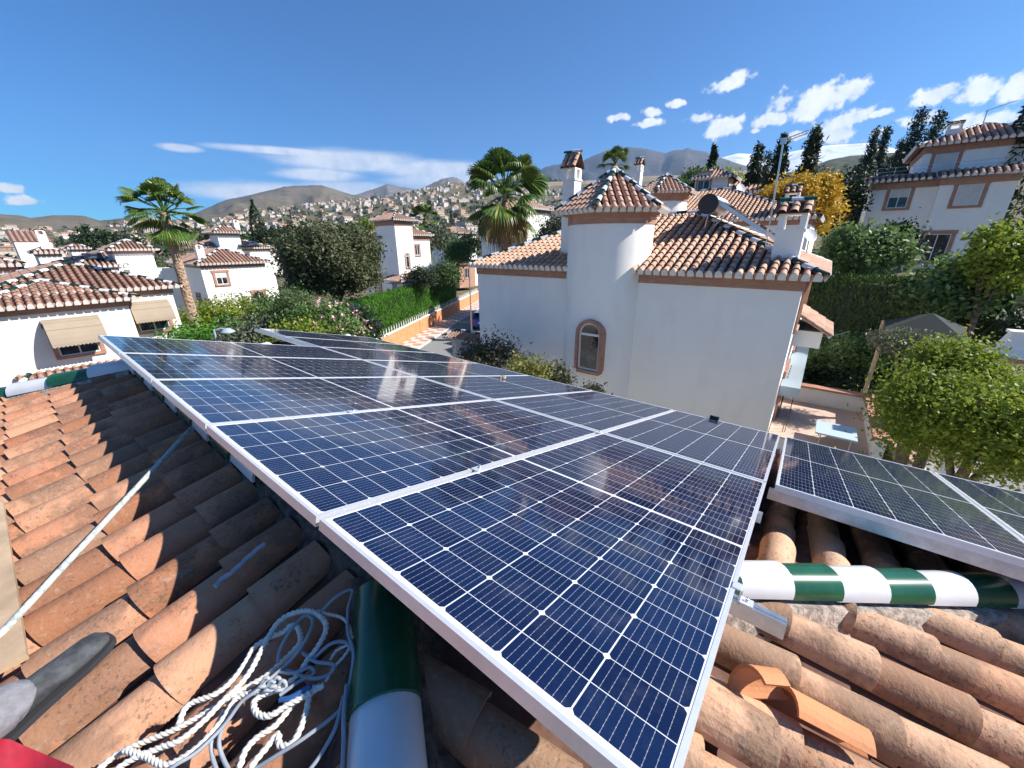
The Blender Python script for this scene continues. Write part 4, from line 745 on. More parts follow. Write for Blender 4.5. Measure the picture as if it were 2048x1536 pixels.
# ============================================================ VEGETATION
def rdir(n): v=RNG.normal(size=(n,3)); return v/np.linalg.norm(v,axis=1)[:,None]
def leaves(mb,P,s,asp=.55,up=.0,out=None,mat=0,droop=0):
    n=len(P); N=rdir(n); 
    if out is not None: N=N+out*.8
    N[:,2]+=up; N/=np.linalg.norm(N,axis=1)[:,None]; A=np.cross(N,rdir(n)); A/=np.linalg.norm(A,axis=1)[:,None]+1e-9
    if droop: A[:,2]-=droop; A/=np.linalg.norm(A,axis=1)[:,None]
    B=np.cross(N,A); L=(s*(.45+1.1*RNG.random(n)))[:,None]; Wd=L*asp
    V=np.stack([P-A*L,P+B*Wd*.9,P+A*L,P-B*Wd*.9],1).reshape(-1,3); F=np.arange(4*n).reshape(n,4)
    mb.add(V,F,mat,RNG.random(n))
def clumps(c,rad,n,cut=-.6,p=.45,flat=1):
    d=rdir(n*2); d=d[d[:,2]>cut][:n]; r=RNG.random(len(d))**p; return np.array(c)+d*r[:,None]*np.array(rad)*(1+np.clip(.07*RNG.normal(size=(len(d),1)),-.15,.12)),d
def crown(mb,c,rad,ncl,per,cr,ls,cut=-.7,p=.4,asp=.55,up=.2,mat=0,droop=0,zs=1):
    C,d=clumps(c,rad,ncl,cut,p)
    k=len(C); q=RNG.normal(size=(k,per,3))*cr*np.array((1,1,zs))*(.7+.6*RNG.random((k,1,1))); P=(C[:,None,:]+q).reshape(-1,3); o=np.repeat(d,per,0); leaves(mb,P,ls,asp,up,o,mat,droop)
    return C
def tree(name,label,base,top,rad,leaf,ncl=120,per=60,cr=.35,ls=.1,trunk=.15,cut=-.6,cat='tree',group=None,p=.4,asp=.55,zfrac=.5,branches=7,bark='bark',droop=0,lobes=9):
    base=np.array(base,float); top=np.array(top,float); t=thing(name,label,cat,base,group); H=top[2]-base[2]; cz=top[2]-rad[2]; c=np.array((top[0],top[1],cz)); m=MB()
    b0=c+np.array((0,0,-rad[2]*.5)); pts=[base,base*.5+b0*.5+np.array((random.gauss(0,.05)*H*.3,random.gauss(0,.05)*H*.3,0)),b0,c+np.array((0,0,rad[2]*.4))]; m.tube(smooth(pts,5),np.linspace(trunk,trunk*.3,len(smooth(pts,5))),8)
    for i in range(branches):
        a=i*2.4+random.random(); e=c+np.array((math.cos(a)*rad[0]*.7,math.sin(a)*rad[1]*.7,rad[2]*random.uniform(-.3,.6))); q=smooth([b0*.8+base*.2,(b0+e)/2+np.array((0,0,.1*rad[2])),e],4); m.tube(q,np.linspace(trunk*.45,trunk*.1,len(q)),5)
    m.build('trunk',bark,t); m=MB(); re_=np.array([max(.3*q_,q_-cr*.9) for q_ in rad])*(1 if lobes<=1 else .95); nl=lobes
    if nl<=1: crown(m,c,re_,ncl,per,cr,ls,cut,p,asp,droop=droop)
    else:
        crown(m,c,re_*.72,ncl//4,per,cr,ls,cut,p,asp,droop=droop)
        for i in range(nl):
            a=i*2.39996+random.random()*.5; zz=random.uniform(-.45,.62); hr=math.sqrt(1-zz*zz); f=random.uniform(.34,.72); cc=c+re_*np.array((math.cos(a)*hr,math.sin(a)*hr,zz))*(1.02-f*.68); crown(m,cc,re_*f*random.uniform(.75,1.05),int(ncl*.75/nl)+3,per,cr*.8,ls,cut,p,asp,droop=droop)
    m.build('crown',leaf,t); return t
def bush(name,label,c,rad,leaf,ncl=80,per=50,cr=.22,ls=.07,cat='bush',group=None,flowers=0,p=.35,asp=.55,cut=-.3):
    c=np.array(c,float); t=thing(name,label,cat,(c[0],c[1],c[2]-rad[2]*.6),group); m=MB()
    for i in range(6): a=i*1.1; m.tube([(c[0],c[1],c[2]-rad[2]*.9),(c[0]+math.cos(a)*rad[0]*.6,c[1]+math.sin(a)*rad[1]*.6,c[2]+rad[2]*.4)],[.04,.01],5)
    m.build('stems','bark',t); m=MB(); C=crown(m,c,rad,ncl,per,cr,ls,cut,p,asp); 
    if flowers:
        d=rdir(flowers*3); d=d[d[:,2]>.0][:flowers]; P=c+d*np.array(rad)*1.12
        for q in P: leaves(m,q+RNG.normal(0,.07,(9,3)),.055,.8,mat=1)
    m.build('foliage',[leaf,'pink'],t)
    return t
def conifer(name,label,base,H,r,leaf='cyp',n=26,per=60,ls=.14,slim=2.2,rag=.35,group=None):
    base=np.array(base,float); t=thing(name,label,'tree',base,group); m=MB(); m.tube([base,base+np.array((0,0,H*.97))],[r*.12+.05,.02],7); m.build('trunk','bark',t); m=MB(); P=[];O=[]
    for i in range(n):
        z=H*(.06+.92*(i/n)); rr=r*(1-(i/n)**slim)*(.75+rag*random.random())+.06*r
        for j in range(6):
            a=random.random()*6.28; L=rr*random.uniform(.55,1.15); k=int(per*(.3+L/r)); s=RNG.random(k)**.6; q=np.stack([math.cos(a)*L*s,math.sin(a)*L*s,z-.18*L*s+H*.035*s*s],1)+RNG.normal(size=(k,3))*H/n*.55*np.array((.8,.8,1)); P.append(base+q); O.append(np.tile((math.cos(a),math.sin(a),.3),(k,1)))
    P=np.vstack(P); O=np.vstack(O); leaves(m,P,ls,.4,.2,O); m.build('crown',leaf,t); return t
def cypress(name,label,base,H,r,leaf='cyp',n=5000,ls=.13,group=None):
    base=np.array(base,float); t=thing(name,label,'tree',base,group); m=MB(); m.tube([base,base+np.array((0,0,H*.9))],[.12,.03],6); m.build('trunk','bark',t); m=MB(); f=RNG.random(n); a=RNG.random(n)*6.283; pr=np.sin(np.clip(f*1.02+.02,0,1)**.75*math.pi)**.55*r*(.8+.25*RNG.random(n)+.12*np.sin(a*5+f*20)); P=base+np.stack([np.cos(a)*pr,np.sin(a)*pr,f*H],1); leaves(m,P,ls,.35,.3,np.stack([np.cos(a),np.sin(a),a*0+.5],1)); m.build('crown',leaf,t); return t
def palm(label,base,cc,R0,nf=34,dead=14,tr=.24,skirt=1.0,group='fan palms'):
    base=np.array(base,float); cc=np.array(cc,float); t=thing('palm_tree',label,'palm tree',base,group); m=MB(); k=30; P=[base+(cc-base)*s+np.array((0,0,0)) for s in np.linspace(0,1,k)]
    rr=[tr*(1.15-.3*s)*(1+.05*(i%2)) for i,s in enumerate(np.linspace(0,1,k))]; m.tube(P,rr,16); m.build('trunk','palm_bark',t)
    def frond(mb,az,el,L,pet,drp,w):
        d=np.array((math.cos(az)*math.cos(el),math.sin(az)*math.cos(el),math.sin(el))); e=cc+d*pet; s=unit(np.cross(d,(0,0,1))); up=np.cross(s,d); mb.tube(smooth([cc,(cc+e)/2+up*pet*.06,e],3),[.035,.03,.028,.024,.02,.02,.02][:len(smooth([cc,cc,e],3))],4,0,.9)
        n=22; V=[];F=[];roll=random.gauss(0,.35); s=s*math.cos(roll)+up*math.sin(roll); up=np.cross(s,d)
        for i in range(n):
            th=(i/(n-1)-.5)*w; dd=d*math.cos(th)+s*math.sin(th); ll=L*(.72+.28*math.cos(th*.8))*random.uniform(.9,1.05); sd=unit(np.cross(dd,up)); wd=L*w/n*.42
            q0=e; fold=up*(.05*L*(1 if i%2 else -1)); q1=e+dd*ll*.55+up*(-.10*L*abs(math.sin(th)))+np.array((0,0,-drp*ll*.12)); q2=e+dd*ll*.85+np.array((0,0,-drp*ll*.45)); q3=e+dd*ll*.98+np.array((0,0,-drp*ll*.95))
            V+=[q0-sd*.01,q0+sd*.01,q1-sd*wd+fold*.5,q1+sd*wd-fold*.5,q2-sd*wd*.6,q2+sd*wd*.6,q3]; b=7*i; 
            mb.add(V[-7:],[(0,1,3,2),(2,3,5,4)],0,random.random()); mb.add([V[-3],V[-2],V[-1]],[(0,1,2)],0,.5)
    m=MB()
    for i in range(nf): frond(m,i*2.39996,R(random.uniform(-62,80)) if i>9 else R(88-i*5),R0*.45*random.uniform(.7,1.1),R0*.5*random.uniform(.8,1.1),random.uniform(.15,.75),random.uniform(2.1,2.9))
    m.build('fronds','palm',t)
    if dead:
        m=MB()
        for i in range(dead): frond(m,i*2.4+1,R(random.uniform(-75,-35)),R0*.5,R0*.45*skirt,.9,1.7)
        m.build('dry_fronds','palm_dead',t)
    return t
random.seed(5)
c=atD(328,425,24.5); b=atD(402,690,24.5); palm('tall leaning fan palm on the left, its rough brown trunk in full view',(b[0],b[1],-6.2) if 0 else (c[0]+(b[0]-c[0])*1.25,c[1]+(b[1]-c[1])*1.25,-6.3),c,1.85,38,1,.20)
c=atD(1010,392,19.5); palm('big fan palm with hanging yellow fronds behind the villa roof',(c[0]-.1,c[1]+.1,-6.3),c,2.4,52,6,.22,.6)
c=atD(1230,330,34); palm('small palm top rising behind the round tower roof',(c[0],c[1],-6.3),c,1.6,26,4,.2)
c=atD(850,440,56); palm('fan palm between the square tower and the house behind it',(c[0],c[1],-6.3),c,2.6,30,8,.25)
# big grey-green oak
c=atD(650,430,27); tree('oak_tree','huge rounded grey green oak between the white houses',(c[0],c[1],-6.3),(c[0],c[1],atD(648,408,27)[2]),(3.0,3.0,3.2),'oak',760,110,.34,.085,.3,-.95,p=.33,lobes=16)
# bushes in front of it
G='garden bushes beside the street'
def B(px,py,D,rad,leaf,lab,**k): c=atD(px,py,D); return bush(k.pop('name','bush'),lab,c,rad,leaf,group=k.pop('group',None),**k)
B(470,640,26,(2.6,1.6,1.1),'lime','yellow green bush row below the palm house',ncl=160,per=60); B(555,650,24,(1.3,1.3,1.5),'green2','pale green bush between the yellow hedge and the oak',ncl=110)
B(600,650,21,(1.2,1.2,1.7),'green','upright green shrub with feathery tips in front of the oak',ncl=110,ls=.06); B(665,672,19.5,(1.6,1.4,1.5),'flora','oleander bush dotted with pink flowers beside the hedge',ncl=190,per=60,flowers=46,name='oleander')
B(715,665,20.5,(1.0,1.0,1.2),'flora','smaller pink flowered oleander touching the cypress hedge',ncl=110,flowers=30,name='oleander'); B(620,690,18.5,(1.6,1.1,1.0),'lime','light green bush just above the most distant panel',ncl=120)
B(425,690,23,(2.2,1.4,1.3),'hedge','dark green bush at the foot of the leaning palm',ncl=130); B(500,690,21.5,(1.6,1.2,1.2),'olive','brownish bush behind the street lamp',ncl=110)
B(878,482,50,(1.7,1.5,1.3),'olive','rounded silvery olive beyond the square tower house',ncl=150,ls=.13,cr=.4,name='olive_tree',cat='tree'); B(893,552,36,(1.0,1.0,.9),'green','dark leafy shrub beside the low porch',ncl=120,ls=.09,cr=.3)
B(915,512,42,(1.1,1.1,1.4),'green','tall green shrub left of the villa corner',ncl=140,ls=.1,cr=.35); B(935,492,44,(.9,.9,.8),'dark','very dark shrub under the half hidden house',ncl=90,ls=.12,cr=.35); B(845,560,33,(1.3,1.2,1.0),'dark','small dark bush between porch and hedge',ncl=80,ls=.08)
c=atD(1105,430,34); tree('tree','dark bare looking tree between the fan palm and the villa chimney',(c[0],c[1],-6.3),(c[0],c[1],atD(1105,400,34)[2]),(2.0,2.0,3.6),'tamar',150,60,.45,.1,.15)
# hedge along the garden wall
def hedge(name,label,P0,P1,w,h,leaf,n,ls=.08,lump=.12,zb=None):
    P0=np.array(P0,float);P1=np.array(P1,float); d=P1-P0; L=np.linalg.norm(d); d/=L; s=np.array((-d[1],d[0],0)); t=thing(name,label,'hedge',(P0+P1)/2); f=RNG.random(n)*L; side=RNG.random(n); P=[];O=[]
    bump=np.array([noise.noise(Vector((q*.9,3,0)))*lump+noise.noise(Vector((q*3.1,7,0)))*lump*.5 for q in f]); z=RNG.random(n)
    top=side>.78; x=np.where(top,(RNG.random(n)*2-1)*w,np.where(side<.62,-w,w)*(1+bump*1.2)*(1-.12*z)); zz=np.where(top,h+bump+RNG.normal(size=n)*.06,z*h); P=P0+d*f[:,None]+s*x[:,None]+np.array((0,0,1))*zz[:,None]+RNG.normal(size=(n,3))*.05
    O=np.where(top[:,None],np.array((0,0,1.)),s*np.sign(x)[:,None]); m=MB(); leaves(m,P,ls,.3,.0,O,droop=-1.5); m.build('foliage',leaf,t); m=MB(); 
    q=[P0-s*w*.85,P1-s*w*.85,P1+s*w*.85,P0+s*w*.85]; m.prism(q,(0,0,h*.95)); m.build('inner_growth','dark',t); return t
hp=SO+SN*.75; hedge('cypress_hedge','tall clipped bright green cypress hedge above the orange wall',(hp+SD*-9.0)*np.array((1,1,0))+np.array((0,0,-6.1)),(hp+SD*15)*np.array((1,1,0))+np.array((0,0,-6.1)),.6,3.6,'hedge',60000,.075)
# shrubs in front of the villa wall
c=XP(1010,700,9.2); tree('tamarisk','thin dark feathery shrub against the white villa wall',(c[0],c[1],-6.3),XP(1000,650,9.2),(1.0,1.5,1.2),'tamar',120,26,.22,.045,.05,-.9,p=.7,branches=12)
c=XP(960,690,8.6); tree('tamarisk','loose brownish shrub left of the villa wall shadow',(c[0],c[1],-6.3),XP(950,670,8.6),(.6,.8,.8),'tamar',70,30,.2,.045,.04,-.9,p=.6)
c=XP(1055,740,7.6); tree('shrub','bright yellow green shrub rising behind the panel rim',(c[0],c[1],-6.3),XP(1055,690,7.6),(.6,.85,1.0),'yg',130,50,.13,.04,.04,-.9,p=.55,cat='bush')
c=XP(1115,740,8.2); tree('shrub','dark green shrub between the yellow shrub and the tower',(c[0],c[1],-6.3),XP(1110,705,8.2),(.5,.6,.9),'tamar',60,36,.18,.045,.04,-.9,p=.6,cat='bush')
c=XP(1190,775,7.9); tree('shrub','few dark twigs below the brick arched window',(c[0],c[1],-6.3),XP(1190,762,7.9),(.3,.35,.3),'tamar',16,16,.12,.04,.03,-.9,p=.8,cat='bush')
# yellow tree & conifers on the right
c=atD(1590,400,31); tree('poplar_tree','golden yellow autumn tree behind the villa chimney',(c[0],c[1],-3),(c[0],c[1],atD(1590,330,31)[2]),(2.4,2.4,2.6),'yellow',460,90,.32,.09,.22,-.8,p=.42)
CF=[('tall ragged conifer right above the yellow tree',1635,252,38,9,1.7,.55),('ragged conifer left of the tallest one behind the mast',1570,268,40,8,1.5,.5),('dark conifer left of the yellow tree',1520,288,42,7.5,1.6,.4),('narrow conifer above the square roof room',1430,290,48,6.5,.9,.6),
 ('dark pointed conifer near the blue mountain end',1755,255,70,14,2.2,.3),('slender cypress beside the pointed conifer',1778,250,72,14,1.4,.2),('bushy conifer left of the top right house',1808,278,66,11,2.6,.4),('tall narrow conifer left of the top right house',1848,214,64,16,2.0,.6),('tilted conifer next to the roof of the top right house',1884,220,62,15,2.0,.6),('round headed pine at the foot of the conifers',1722,328,56,7,2.6,.4)]
for lab,x,y,D,H,r,rg in CF:
    q=atD(x,y,D); conifer('conifer_tree',lab,(q[0],q[1],q[2]-H),H,r*.8,rag=rg,group='conifers on the right skyline',n=28,per=60,ls=.15,slim=1.6)
q=atD(2046,180,44); cypress('cypress_tree','black cypress cut by the right picture edge',(q[0],q[1]-1.2,q[2]-14),16,1.6,n=5000,ls=.2)
q=atD(1540,300,60); conifer('conifer_tree','faint conifer between mast and yellow tree',(q[0],q[1],q[2]-9),9,1.6,group='conifers on the right skyline',n=20,per=36)
for lab,x,y,D,rad,lf,kw in [('light green tree right of the small white roof room',1440,345,46,(2.4,2.4,1.6),'lime',{}),('dark green tree behind the square roof room',1395,345,52,(2,2,1.4),'green',{}),('olive green tree left of the square roof room',1375,372,44,(1.3,1.3,1.0),'green',{}),
   ('dark leafy tree right of the yellow tree',1690,355,39,(1.5,1.5,2.0),'dark',{}),('dark tree mass under the conifers',1738,335,56,(3.6,3.6,3.6),'dark',{}),('deep green tree below the skyline conifers',1850,300,62,(4.2,4.2,4.4),'dark',{})]:
    q=atD(x,y,D); tree('tree',lab,(q[0],q[1],-3),(q[0],q[1],q[2]+rad[2]*.3),rad,lf,110,60,.45,.15,.15)
# big garden trees on the right
def TR(lab,px,py,D,rad,lf,ncl,per,cr,ls,**k):
    q=atD(px,py,D); return tree(k.pop('name','tree'),lab,(q[0],q[1],-6.3),(q[0],q[1],q[2]),rad,lf,ncl,per,cr,ls,k.pop('trunk',.12),**k)
TR('rounded light green tree right of the villa roof end',1745,436,24.5,(1.8,1.8,1.6),'green2',260,70,.24,.095,p=.35)
TR('broad green tree under the windows of the top right house',1950,480,21,(1.5,1.5,1.8),'green2',300,70,.24,.09,p=.35)
TR('yellowish green tree at the right edge below the eave',2035,425,20,(1.0,1.0,1.6),'lime',110,60,.2,.075)
TR('bluish dark tree against the wall of the top right house',1812,430,27,(.8,.8,1.2),'dark',80,60,.25,.09)
TR('deep green tree mass behind the canopy at the right edge',1985,570,22,(2.1,2.1,1.7),'dark',170,60,.25,.08,cut=-.95)
TR('dark shrub between the clipped hedge and the broad tree',1875,560,22.5,(1.2,1.2,1.3),'green',120,60,.22,.08)
TR('large bright yellow green bush filling the right edge above the panels',2045,700,9.0,(1.45,1.4,1.15),'lime',520,120,.19,.031,p=.4,name='bush',cat='bush',cut=-.9,lobes=22)
TR('yellow green branches reaching left over the parapet',1865,752,9.3,(.62,.6,.6),'lime',150,80,.16,.031,name='bush',cat='bush',cut=-.9)
TR('upper sprays of the yellow green bush near the barbecue',1935,668,9.8,(.6,.6,.5),'lime',110,70,.16,.033,name='bush',cat='bush',cut=-.9)
TR('leafy green climber hedge right of the villa wall',1700,668,19,(1.6,1.5,.9),'green2',300,70,.2,.07,name='bush',cat='bush',cut=-.9)
TR('dark lower part of the climbing hedge',1700,706,18.6,(1.8,1.6,1.3),'dark',140,60,.22,.075,name='bush',cat='bush',cut=-.9)
TR('grey green spreading juniper in front of the canopy',1830,660,15,(.9,.9,.4),'olive',110,60,.14,.05,name='bush',cat='bush',asp=.3)
q0=atD(1628,562,23); q1=atD(1880,592,19.5); hedge('clipped_hedge','dark clipped hedge wall behind the garden canopy',(q0[0],q0[1],-6.3),(q1[0]+1,q1[1]-2,-6.3),.6,atD(1740,560,21)[2]+6.3,'hedge2',22000,.08)
# ============================================================ DISTANT TOWN
M_['tw1']=simple('town_white',(.56,.52,.46),.9); M_['tw2']=simple('town_cream',(.46,.36,.26),.9); M_['tr1']=simple('town_roof',(.38,.20,.13),.9); M_['tr2']=simple('town_pale_roof',(.50,.35,.25),.9); M_['tg']=simple('town_window',(.06,.06,.07),.4)
random.seed(21)
def town_mesh(w,d,hh,wall,roof,kind):
    m=MB(); m.box((-w/2,-d/2,-6),(w/2,d/2,hh))
    if kind==0: z=hh; m.add([(-w/2-.4,-d/2-.4,z),(w/2+.4,-d/2-.4,z),(w/2+.4,d/2+.4,z),(-w/2-.4,d/2+.4,z),(-w/2+d/2,0,z+1.7),(w/2-d/2,0,z+1.7)],[(0,1,5,4),(2,3,4,5)],1); m.add([(-w/2-.4,-d/2-.4,z),(-w/2-.4,d/2+.4,z),(-w/2+d/2,0,z+1.7),(w/2+.4,-d/2-.4,z),(w/2+.4,d/2+.4,z),(w/2-d/2,0,z+1.7)],[(0,2,1),(3,4,5)],1)
    elif kind==1: m.box((-w/2-.2,-d/2-.2,hh),(w/2+.2,d/2+.2,hh+.4),1); m.box((-w/4,-d/4,hh+.4),(w/5,d/4,hh+2.4)); m.box((-w/4-.3,-d/4-.3,hh+2.4),(w/5+.3,d/4+.3,hh+2.8),1)
    else: m.prism([(-w/2-.4,-d/2-.5,hh),(-w/2-.4,d/2+.5,hh),(-w/2-.4,0,hh+2)],(w+.8,0,0),1)
    for i in range(int(w/2.6)):
        for z in (hh-2.4,hh-5.0):
            if z>-1.5: x=-w/2+1.3+i*2.6; m.box((x-.5,-d/2-.03,z),(x+.5,-d/2+.1,z+1.3),2)
    for i in range(int(d/2.8)):
        for z in (hh-2.4,hh-5.0): y=-d/2+1.4+i*2.8; m.box((-w/2-.03,y-.5,z),(-w/2+.1,y+.5,z+1.3),2)
    o=m.build('town_house',[wall,roof,'tg']); me=o.data; bpy.data.objects.remove(o); return me
protos=[town_mesh(11,8,5.5,'tw1','tr1',0),town_mesh(9,8,6.5,'tw1','tr2',1),town_mesh(13,9,5.5,'tw2','tr1',0),town_mesh(10,7,4,'tw1','tr2',2),town_mesh(16,9,7.5,'tw1','tr1',2),town_mesh(9,9,6,'tw2','tr2',0),town_mesh(20,10,8,'tw1','tr2',1)]
used=[];cnt=0;tries=0
def okaz(a,r,e):
    if a<29: return False
    if a<40 and r<650: return False
    if a<55 and r<260: return False
    return True
while cnt<292 and tries<20000:
    tries+=1; a=random.uniform(29,92); r=150*(1620/150)**(random.random()**.62)
    if not okaz(a,r,0): continue
    if a>80 and r>900 and random.random()<.55: continue
    if noise.noise(Vector((a*.35,math.log(r)*3,5)))<-.28: continue
    x,y=CW[0]+r*math.cos(R(a)),CW[1]+r*math.sin(R(a))
    if any((x-u)**2+(y-v)**2<(12+r*.004)**2 for u,v in used): continue
    used.append((x,y)); o=bpy.data.objects.new('town_house',random.choice(protos)); COL.objects.link(o); o.location=(x,y,ground_z(a,r)+.3); o.rotation_euler=(0,0,random.choice((0,0,.25,-.3,1.57,.6,1.2))+random.gauss(0,.08)); s=random.uniform(.8,1.2); o.scale=(s,s,s)
    tag(o,'small pale house with a tiled roof in the distant hillside town','house','houses of the distant hillside town'); cnt+=1
m=MB(); k=0; tr_=0
while k<600 and tr_<40000:
    tr_+=1; a=random.uniform(27,93); r=random.uniform(420,1690)
    if a<36 and r<900: continue
    if a>82 and r>1250 and random.random()<.6: continue
    if noise.noise(Vector((a*.5,r*.006,8)))<.0-.3*(r>1000): continue
    x,y=CW[0]+r*math.cos(R(a)),CW[1]+r*math.sin(R(a)); z=ground_z(a,r); w=random.uniform(3,6); d_=random.uniform(3,5); hh_=random.uniform(3,6.5); th=random.choice((0,.3,-.3,.8))+random.gauss(0,.1); ca,sa=math.cos(th),math.sin(th); wm=random.choice((0,0,1,1)); 
    c8=[(x+ca*u*w-sa*v*d_,y+sa*u*w+ca*v*d_) for u,v in((-1,-1),(1,-1),(1,1),(-1,1))]; V=[(*q,z-4) for q in c8]+[(*q,z+hh_) for q in c8]; m.add(V,BOXF,wm); e=[(x+(q[0]-x)*1.08,y+(q[1]-y)*1.08,z+hh_) for q in c8]; ap=(x,y,z+hh_+1.7); m.add(e+[ap],[(0,1,4),(1,2,4),(2,3,4),(3,0,4)],random.choice((2,3))); k+=1
tag(m.build('far_town',['tw1','tw2','tr1','tr2']),None,None,kind='stuff')
def ftree(kind,leaf):
    m=MB(); 
    if kind==0: m.tube([(0,0,-2),(0,0,3)],.3,5,1); crown(m,(0,0,4.2),(3,3,2.6),30,9,.8,.75,-.8)
    else: m.tube([(0,0,-2),(0,0,6)],.2,5,1); n=260; f=RNG.random(n); q=RNG.random(n)*6.28; rr=1.5*(1-f)**.7; leaves(m,np.stack([np.cos(q)*rr,np.sin(q)*rr,f*10],1),.6)
    o=m.build('distant_tree',[leaf,'bark']); me=o.data; bpy.data.objects.remove(o); return me
tp=[ftree(0,'green'),ftree(0,'olive'),ftree(0,'dark'),ftree(1,'cyp'),ftree(0,'dark')]
cnt=0;tries=0
while cnt<270 and tries<9000:
    tries+=1; a=random.uniform(27,93); r=90*(1650/90)**(random.random()**.7)
    if a<55 and r<200: continue
    x,y=CW[0]+r*math.cos(R(a)),CW[1]+r*math.sin(R(a))
    if any((x-u)**2+(y-v)**2<(9)**2 for u,v in used): continue
    o=bpy.data.objects.new('distant_tree',random.choice(tp)); COL.objects.link(o); o.location=(x,y,ground_z(a,r)); s=random.uniform(.7,1.3)*(1+r/2500); o.scale=(s,s,s*random.uniform(.85,1.2)); tag(o,'small dark tree standing among the houses of the distant town','tree','trees of the distant hillside town'); cnt+=1
m=MB(); n=60000; a=RNG.uniform(27,93,n); r=160*(1650/160)**(RNG.random(n)**.6); P=[(CW[0]+q*math.cos(R(w)),CW[1]+q*math.sin(R(w)),ground_z(w,q)+.5) for w,q in zip(a,r) if noise.noise(Vector((w*.9,math.log(q)*5,9)))>-.1]
P=np.array(P); leaves(m,P+RNG.normal(size=(len(P),3))*np.array((3,3,.6)),1.3,.8); tag(m.build('scrub','dark'),None,None,kind='stuff')
m=MB(); P=[]
for w in np.arange(28,52,.012): 
    q=2480+random.uniform(-60,40); e=noise.noise(Vector((w*2,1,1))); 
    if e>-.25 or w>38: P.append((CW[0]+q*math.cos(R(w)),CW[1]+q*math.sin(R(w)),.78+q*math.tan(R(pk(sorted([azel(*p) for p in [(840,392),(880,380),(930,374),(1000,366),(1040,360),(1080,358),(1110,364),(1140,370)]]),w)))+random.uniform(-8,8)))
P=np.repeat(np.array(P),6,0); leaves(m,P+RNG.normal(size=P.shape)*np.array((10,10,4)),6,.8); tag(m.build('far_wood','dark'),None,None,kind='stuff')
# named middle-distance trees
random.seed(3)
q=atD(503,400,75); cypress('cypress_tree','tall slim cypress behind the white tower, left of the oak',(q[0],q[1],-8),q[2]+8,1.5,'cyp',3500,.22)
q=atD(520,440,72); tree('tree','ivy green tree attached to the right side of the slim cypress',(q[0],q[1],-8),(q[0],q[1],q[2]),(2.0,2.0,4.0),'dark',120,60,.6,.18,.2)
q=atD(165,450,90); conifer('conifer_tree','layered dark conifer left of the round topped pine',(q[0],q[1],q[2]-11),11,3,n=18,per=36,ls=.3)
q=atD(205,458,88); tree('pine_tree','dark umbrella shaped pine above the solar collector house',(q[0],q[1],-9),(q[0],q[1],q[2]),(4.6,4.6,2.8),'dark',170,60,.8,.24,.3)
for i,(x,y,D,rd_,lf,lab) in enumerate([(300,500,60,(3.5,3.5,2.4),'olive','pale olive tree between the hip roofs and the palm'),(320,525,50,(2.6,2.4,2.2),'green','green tree close left of the palm trunk'),(232,487,70,(2.2,2.2,1.6),'dark','small round dark tree under the umbrella pine'),(580,442,85,(3.4,3.4,2.6),'dark','dark tree above the left shoulder of the oak'),
   (545,440,80,(2.2,2.2,3.2),'dark','dark pointed tree right of the slim cypress'),(460,450,95,(3.8,3.8,2.8),'green','green tree behind the square tower of the palm house'),(420,458,90,(3.2,3.2,2.6),'dark','dark tree right of the palm crown'),(700,440,90,(3,3,2.6),'green','green tree left of the tall square tower'),
   (40,520,70,(2.8,2.8,1.8),'olive','pale bush tree behind the far left roof'),(1095,465,40,(1.6,1.6,2.2),'green','green tree beside the villa chimney column'),(730,430,120,(3.4,3.4,3),'lime','bright round tree in front of the tower roof, out in the town')]):
    q=atD(x,y,D); tree('tree',lab,(q[0],q[1],-8),(q[0],q[1],q[2]),rd_,lf,110,50,.5,.17,.15)
# ============================================================ STREET FURNITURE, CARS, GARDEN
def lamp(px,py,D,zb,lab,arm=.35,hood=True):
    q=atD(px,py,D); t=thing('street_lamp',lab,'street lamp',(q[0],q[1],zb)); m=MB(); m.tube([(q[0],q[1],zb),(q[0],q[1],q[2]+.05)],[.06,.035],8)
    if hood: m.tube([(q[0],q[1],q[2]),(q[0]+arm*.5,q[1]-arm*.3,q[2]+.08),(q[0]+arm,q[1]-arm*.6,q[2]+.03)],.025,6)
    m.build('post','blueg' if hood else 'steel',t)
    if hood: m=MB(); m.lathe((q[0]+arm,q[1]-arm*.6,q[2]-.08),[(.0,.16),(.10,.14),(.22,.04),(.24,0),(.2,-.01)],20); m.build('lamp_hood','blueg',t)
lamp(428,662,17.5,-6.2,'hooded blue grey street lamp at the foot of the leaning palm'); 
q0=ZP(950,620,-6.0); q=atD(936,540,30); lamp(938,536,31,-6.1,'slim grey lamp post at the end of the cypress hedge, beside the villa corner',hood=False)
